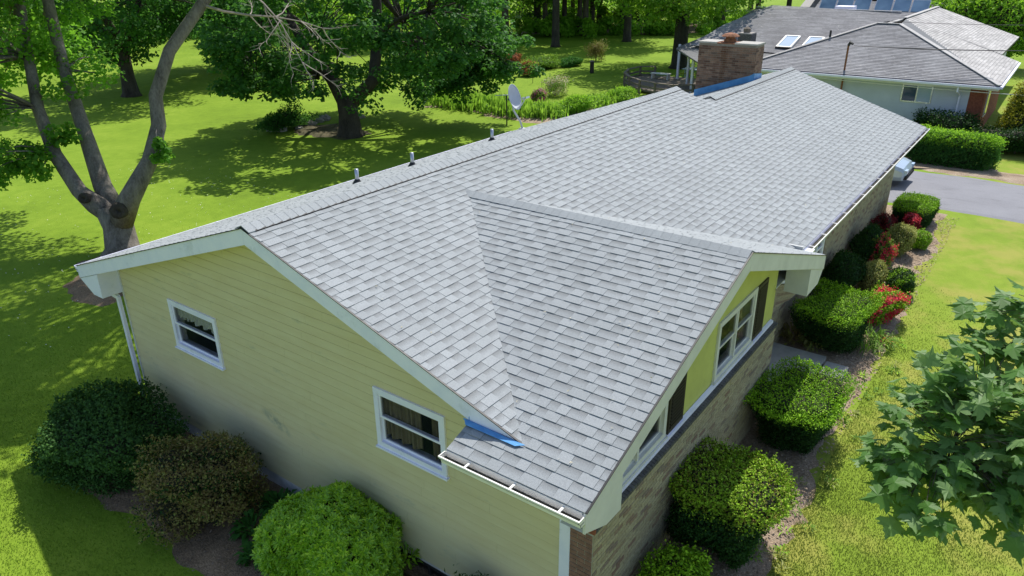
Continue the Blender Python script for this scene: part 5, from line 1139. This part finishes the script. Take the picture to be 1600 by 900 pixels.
# woodland: trees of one kind behind the lawn
wood = [(62.5, 42), (71, 37), (76, 43), (80, 37), (84, 31), (92, 29), (98, 36), (96, 22), (86, 48), (62, 52), (54, 50), (66.5, 45), (69.5, 41.5), (73, 39), (74, 45.5), (78.5, 40.5), (82, 41.5), (81.5, 34.5), (87, 36), (108, 30), (112, 44), (106, 17), (100, 55), (122, 36)]
proto = None
def copy_tree(src, x, y, rz, sc, label, group):
    r = src.copy(); COL.objects.link(r); r.location = (x, y, 0); r.rotation_euler = (0, 0, rz); r.scale = (sc, sc, sc*random.uniform(.9, 1.1)); r['label'] = label
    if group: r['group'] = group
    for ch in list(src.children):
        c = ch.copy(); COL.objects.link(c); c.parent = r
    return r
lab_w = 'leafy woodland tree in the row beyond the back lawn'
p1 = tree('woodland_tree', lab_w, 71, 37, .38, 5.5, 9.5, 5.0, 4.6, 'leaf_wood', 'bark_brown', 95, 85, .38, group='trees of the woodland behind the lawn', crad=1.4, low=4.0)
p2 = tree('woodland_tree', lab_w, 84, 31, .35, 4.5, 8.0, 5.2, 5.0, 'leaf_bright', 'bark_brown', 95, 85, .38, group='trees of the woodland behind the lawn', crad=1.4, low=3.0)
for i, (x, y) in enumerate(wood):
    if (x, y) in ((71, 37), (84, 31)): continue
    copy_tree(random.choice([p1, p2]), x, y, random.uniform(0, 6), random.uniform(.85, 1.2), lab_w, 'trees of the woodland behind the lawn')
# left background row
for i, (x, y) in enumerate([(27, 92), (34, 84), (40, 90), (46, 80), (52, 86), (57, 76), (63, 80), (44, 98), (56, 66), (66, 68), (20, 98), (35, 100), (12, 100), (4, 96), (74, 72), (86, 66), (96, 64), (104, 56), (112, 50), (118, 40)]):
    copy_tree(random.choice([p1, p2, p2]), x, y, random.uniform(0, 6), random.uniform(1.0, 1.4), 'distant leafy tree in the line at the far end of the lawn', 'trees lining the far end of the lawn')
# conifers in the wood
def conifer(x, y, h_, r, label):
    root = thing('conifer_tree', (x, y, 0), label, 'tree', 'dark conifers in the woodland'); mb = MB(); mb.tube([(x, y, 0), (x, y, h_)], [.28, .05], 7); mb.build('trunk', M['bark_dark'], root)
    n = 9000; t = RNG.random(n)**.7; z = 1.2+(h_-1.2)*t; a = RNG.random(n)*2*PI; rr = r*(1-t)*(.35+.65*RNG.random(n)**.5)*(1+.25*np.sin(z*5)); P = np.stack([x+rr*np.cos(a), y+rr*np.sin(a), z-rr*.25], 1)
    quads('crown', leafquads(P, np.stack([np.cos(a)*.4, np.sin(a)*.4, np.ones(n)], 1)+RNG.normal(size=(n, 3))*.3, .32, .3), RNG.random(n), M['leaf_conifer'], root)
for (x, y, h_, r) in ((70.5, 43.5, 12, 2.4), (88, 33.5, 12, 2.4), (79.5, 34.5, 12, 2.0)): conifer(x, y, h_, r, 'dark conifer standing among the woodland trunks')
# bare forest floor beyond the lawn
sheet('woodland_floor', [(68, 45), (72, 39.5), (75, 35), (74.5, 31.5), (78, 27.5), (84, 26.5), (92, 26), (94, 34), (88, 42), (80, 48)], M['mulch'], lift=.02, ragged=.8, mound=.0, step=2)
# undergrowth mass
def undergrowth():
    C = []; R = []
    def along(pts, n, r0, r1, z0=.3, z1=1.6, sp=1.5):
        for i in range(n):
            k = random.randrange(len(pts)-1); t = random.random(); a = Vector(pts[k]).lerp(Vector(pts[k+1]), t); C.append((a.x+random.gauss(0, sp), a.y+random.gauss(0, sp), random.uniform(z0, z1))); R.append(random.uniform(r0, r1))
    along([(60, 46), (66, 42), (70, 38), (74, 33)], 48, .6, 1.3); along([(74, 32), (78, 27), (86, 24), (96, 19)], 40, .5, 1.1, .2, 1.1); along([(72, 46), (84, 38), (94, 30)], 45, .7, 1.3, .4, 2.2, 3)
    along([(54, 56), (60, 62), (80, 60), (100, 52), (112, 42)], 150, 1.2, 2.2, .6, 3.5, 4)
    along([(0, 98), (20, 96), (40, 92), (55, 82), (66, 70)], 150, 1.3, 2.4, .6, 3.5, 3)
    Q, T = leafclumps(np.array(C), np.array(R), 160, .34, .8, .8, .6); o = quads('undergrowth', Q, T, M['leaf_bright'], None, 'stuff'); tag(o, 'green brush and saplings massed under the woodland trees', 'undergrowth')
undergrowth()
# perennial bed stems and foliage
def perennials():
    V = []; T = []
    def band(x0, y0, x1, y1, n, wd, h_):
        for i in range(n):
            t = random.random(); x = x0+(x1-x0)*t+random.gauss(0, wd); y = y0+(y1-y0)*t+random.gauss(0, wd); hh = h_*random.uniform(.35, 1.0); a = random.uniform(0, 2*PI); lean = Vector((math.cos(a), math.sin(a), 0))*random.uniform(0, .18)
            for k in range(3):
                p = Vector((x, y, hh*k/3)); q = p+lean*.6+Vector((0, 0, hh*.55)); s = Vector((-math.sin(a+k), math.cos(a+k), 0))*.05; m = p.lerp(q, .5); V.append((p, m+s, q, m-s)); T.append(random.random())
    band(29.4, 23.0, 29.4, 17.0, 1300, .55, .9); band(29.3, 17.2, 29.6, 14.6, 700, .5, .8); band(29.8, 14.9, 37.5, 13.7, 900, .4, .6)
    C = []; R = []
    for (x0, y0, x1, y1, n) in ((29.6, 23, 29.5, 17, 60), (29.5, 17.2, 29.9, 14.8, 30), (30, 14.8, 37.5, 13.7, 70)):
        for i in range(n): t = random.random(); C.append((x0+(x1-x0)*t+random.gauss(0, .5), y0+(y1-y0)*t+random.gauss(0, .4), random.uniform(.2, .55))); R.append(random.uniform(.25, .5))
    Q, T2 = leafclumps(np.array(C), np.array(R), 90, .12, .8, .6, .7); V = np.concatenate([np.array([[tuple(p) for p in q] for q in V]), Q]); T = list(T)+list(T2)
    tag(quads('perennial_plants', V, T, M['leaf_wood'], None, 'stuff'), 'dense upright green perennials filling the long garden bed', 'plants')
perennials()
shrub('garden_shrub', 'low leafy green shrub at the right end of the garden bed', 36.6, 13.7, 1.3, .6, .8, 'leaf_bright', 7000, .09, 2, .25, clump=.15)
shrub('garden_shrub', 'low leafy green shrub in the middle of the garden bed', 31.8, 14.2, 1.2, .7, .9, 'leaf_bright', 7000, .09, 2, .25, clump=.15)
shrub('azalea_bush', 'orange red shrub on the far lawn beyond the satellite dish', 42.2, 24.8, .9, .7, 1.1, 'leaf_wood', 4000, .1, 2, .3, second='blossom_orange', frac=.9)
shrub('garden_shrub', 'loose green bush left of the orange shrub', 40.6, 27.0, 1.6, 1.5, 1.1, 'herb', 6000, .12, 2, .3, clump=.2)
shrub('garden_shrub', 'green bush right of the orange shrub on the lawn edge', 46.0, 26.0, 1.9, 1.0, .9, 'herb', 6000, .12, 2, .3, clump=.2)
shrub('garden_shrub', 'bluish green iris clump at the tip of the lawn bed', 48.5, 24.9, 1.5, .8, .6, 'hosta', 5000, .12, 2, .3, clump=.2)
shrub('blossom_shrub', 'cream and pink flowering shrub right of the satellite dish', 35.9, 18.3, .95, .85, 1.25, 'herb', 3200, .09, 2, .35, second='blossom_cream', frac=.9, clump=.25, core=False)
shrub('blossom_shrub', 'small magenta pink rhododendron behind the satellite dish', 32.4, 17.3, .5, .5, .95, 'leaf_bright', 2500, .08, 2, .3, second='blossom_pink', frac=.9)
shrub('young_tree', 'thin reddish young tree on the far lawn', 52.6, 24.9, .9, .9, 1.7, 'brownleaf', 3000, .1, 2, .35, cat='tree', clump=.3, core=False)
shrub('azalea_bush', 'dull orange bush behind the loose green bush', 46.5, 29.5, .9, .8, .9, 'blossom_orange', 2500, .1, 2, .3)
shrub('shade_shrub', 'dark rounded bush beside the big maple trunk', 18.9, 24.6, 1.5, .8, 1.0, 'leaf_dark', 6000, .12, 2, .5, clump=.3)

# --- foreground maple branch: large lobed leaves
LOBE = [(0, 0), (.10, -.06), (.34, -.10), (.22, .05), (.50, .12), (.62, .30), (.42, .30), (.50, .46), (.30, .42), (.22, .50), (.20, .62), (.10, .68), (0, 1.0)]
def lobed():
    R = LOBE[1:-1]; pts = [(0, 0)]+R+[(0, 1.0)]+[(-a, b) for a, b in R[::-1]]
    return [(a*.86, b-.0) for a, b in pts]
def front_maple():
    root = thing('maple_tree', (2.5, -13.2, 0), 'close maple branch with large dark glossy lobed leaves at the right edge', 'tree')
    mb = MB(); mb.tube([(2.5, -13.2, -.1), (2.5, -13.2, .5), (2.3, -13.0, 3), (2.1, -12.6, 5.2), (2.0, -12.4, 8.5)], [.4, .3, .24, .2, .1], 10, jit=.08); mb.build('trunk', M['bark_grey'], root, True)
    ol = lobed(); nO = len(ol); leaves = []; mbt = MB(); c0 = Vector((0, .42))
    ri, up, fw = RI, UP, FW
    def at(u, v, d): return CAMP+(fw+ri*((u-800)/FOC)+up*((450-v)/FOC))*d
    hub = Vector((.75, -10.6, 5.9)); limbtube(mbt, (2.1, -12.7, 4.9), hub, .07, .045)
    # twig tips hang round a leafy mass; each twig carries opposite leaves
    ends = []
    for (c, r, k) in (((-1.41, -8.52, 5.65), (0.22, 0.22, 0.18), 30), ((-1.49, -8.44, 5.49), (0.14, 0.14, 0.12), 16), ((-1.67, -8.69, 5.46), (0.15, 0.15, 0.12), 14), ((-1.5, -9.05, 5.5), (0.22, 0.22, 0.12), 18), ((-1.03, -8.62, 5.97), (0.26, 0.26, 0.16), 40), ((-0.42, -8.84, 6.29), (0.18, 0.18, 0.14), 26), ((-1.14, -8.9, 5.89), (0.34, 0.34, 0.24), 70), ((-1.27, -9.1, 5.63), (0.3, 0.3, 0.16), 50), ((-0.68, -9.25, 6.01), (0.5, 0.5, 0.35), 60), ((-1.27, -8.51, 5.81), (0.2, 0.2, 0.12), 24), ((-1.33, -8.84, 5.64), (0.25, 0.25, 0.18), 44), ((-0.67, -8.81, 6.12), (0.2, 0.2, 0.12), 20)):
        for i in range(int(k*.62)):
            d = sph(1)[0]; q = Vector((c[0]+d[0]*r[0]*random.random()**.5, c[1]+d[1]*r[1]*random.random()**.5, c[2]+d[2]*r[2]*random.random()**.5)); ends.append(q)
    hubs = [hub, Vector((-.1, -9.6, 5.6)), Vector((-.45, -9.15, 5.85)), Vector((-.9, -8.8, 5.7)), Vector((-.2, -9.3, 5.45)), Vector((-.6, -9.2, 5.4)), Vector((-.2, -9.15, 6.15)), Vector((-1.2, -8.7, 5.6)), Vector((.2, -9.4, 5.3))]
    for a, b in ((0, 1), (1, 2), (2, 3), (1, 4), (4, 5), (1, 6), (3, 7), (4, 8)): limbtube(mbt, hubs[a], hubs[b], .016, .01, .05)
    for q in ends:
        h_ = min(hubs, key=lambda z: (z-q).length); limbtube(mbt, h_, q, .0035, .002, .1, 3, 4)
        for j in range(3):
            out = (q-h_).normalized(); dr = (out*.7+Vector((random.gauss(0, .7), random.gauss(0, .7), random.uniform(-.75, -.05)))).normalized(); st = q+Vector((random.gauss(0, .05), random.gauss(0, .05), random.gauss(0, .03)))
            pet = st+dr*random.uniform(.03, .08); nn = (Vector((0, 0, 1))+Vector((random.gauss(0, .38), random.gauss(0, .38), 0))-dr*.1); nn = (nn-dr*nn.dot(dr)).normalized(); sd = dr.cross(nn)
            leaves.append((pet, dr, sd, nn, random.uniform(.095, .155)*(1.2 if random.random() < .2 else 1), np.clip(random.gauss(.5, .2), 0, 1), st))
    mbt.build('twigs', M['bark_brown'], root)
    leaves.sort(key=lambda t: (0 if in_view(t[0]) else 1, (t[0]-CAMP).length))
    def geo(t):
        p, dr, sd, nn, s, tn, st = t; v = []; cup = random.uniform(-.10, .06)
        for a, b in ol: v.append(tuple(p+sd*a*s*1.15+dr*b*s+nn*((abs(a)*-.22+.05*math.sin(b*7+a*5)+cup*b*b)*s)))
        ctr = tuple(p+dr*.34*s+nn*.02*s); v.append(ctr); f = [(i, (i+1) % nO, nO) for i in range(nO)]
        return v, f
    def mk(nm, lst, kind=None):
        mb = MB()
        for t in lst:
            v, f = geo(t); i = len(mb.v); mb.v += v; mb.f += [tuple(i+j for j in q) for q in f]; mb.t += [t[5]]*len(f)
        o = mb.build(nm, M['leaf_front'], root)
        if kind: o['kind'] = kind
    for t in leaves[:300]: mk('leaf', [t])
    mk('leaves', leaves[300:], 'stuff')
front_maple()

# ------------------------------------------------------------------ grass blades, clover, wood chips
def blades(name, label, xy, hh, wd, mat):
    n = len(xy); z = H(xy[:, 0], xy[:, 1])+.02*np.sin(xy[:, 0]*.9+1)*np.sin(xy[:, 1]*.7); P = np.column_stack([xy, z]); a = RNG.random(n)*2*PI; d = np.stack([np.cos(a), np.sin(a), np.zeros(n)], 1)*wd
    ln = np.stack([RNG.normal(size=n), RNG.normal(size=n), np.zeros(n)], 1)*hh*.35; h_ = (hh*(.5+RNG.random(n)))[:, None]*np.array([0, 0, 1.])
    V = np.stack([P-d, P+d, P+h_+ln], 1); o = quads(name, V, np.clip(RNG.normal(.45, .25, n), 0, 1), M[mat], None, 'stuff', 3); tag(o, label, 'grass')
def inbed(xy):
    x, y = xy[:, 0], xy[:, 1]; return ((y > -6.95) & (x > -.8) & (x < 22))
n = 230000; xy = np.stack([.5+np.abs(RNG.normal(size=n))*6.5, -6.9-RNG.random(n)**1.2*7.5], 1); xy = xy[xy[:, 0] < 15-3*RNG.random(len(xy))**2]; xy = xy[~inbed(xy)]
m1 = RNG.random(len(xy)) < .75+.25*np.sin(xy[:, 0]*3)*np.sin(xy[:, 1]*4); blades('lawn_grass', 'yellow green blades of the front lawn', xy[m1], .028, .006, 'blade')
xy = np.stack([-2+RNG.normal(size=n)*4.5, 3+RNG.normal(size=n)*5.5], 1); c = ((xy[:, 0]-0)/2.0)**2+((xy[:, 1]-1)/5.2)**2 > 1; xy = xy[c & ~((xy[:, 0] > 0) & (xy[:, 1] < 5))]
blades('lawn_grass', 'green blades of the back lawn near the yellow wall', xy, .028, .006, 'blade')
def flecks(name, label, xy, size, mat, lift=.04, cat='flowers'):
    P = np.column_stack([xy, H(xy[:, 0], xy[:, 1])+lift+RNG.random(len(xy))*.02]); tag(quads(name, leafquads(P, RNG.normal(size=P.shape)*.4+np.array([0, 0, 1.]), size, .7), RNG.random(len(P)), M[mat], None, 'stuff'), label, cat)
xy = np.stack([-2+RNG.random(700)*14, 9+RNG.random(700)*15], 1); flecks('clover_flowers', 'tiny white clover flowers scattered over the back lawn', xy, .035, 'white_flower')
xy = np.stack([2+RNG.random(2600)*19.5, -6.95+RNG.random(2600)*.95], 1); flecks('wood_chips', 'pale wood chips and dry litter over the front bed', xy, .05, 'chip', .05, 'mulch')
xy = np.stack([-2.1+RNG.random(1500)*1.9, -2+RNG.random(1500)*7.5], 1); flecks('wood_chips', 'brown wood chips under the side wall shrubs', xy, .04, 'chip_dark', .075, 'mulch')
# seeds and petals fallen on the roof
xy = []
for i in range(60):
    x = random.uniform(-.3, 18); y = random.uniform(-5.2, -.3); z = max(zf(y), zc(x) if (x < 8 and y < -.9) else -9); xy.append((x, y, z+.024))
for i in range(18):
    x = random.uniform(-.7, 3.3); y = random.uniform(-5.7, -4.2); xy.append((x, y, zc(x)+.024 if zc(x) > zf(y) or x < -.39 else zf(y)+.024))
P = np.array(xy); tag(quads('fallen_seeds', leafquads(P, RNG.normal(size=P.shape)*.3+np.array([0, 0, 1.]), .04, .35), RNG.random(len(P)), M['blossom_cream'], None, 'stuff'), 'pale maple seeds fallen on the grey shingles', 'seeds')
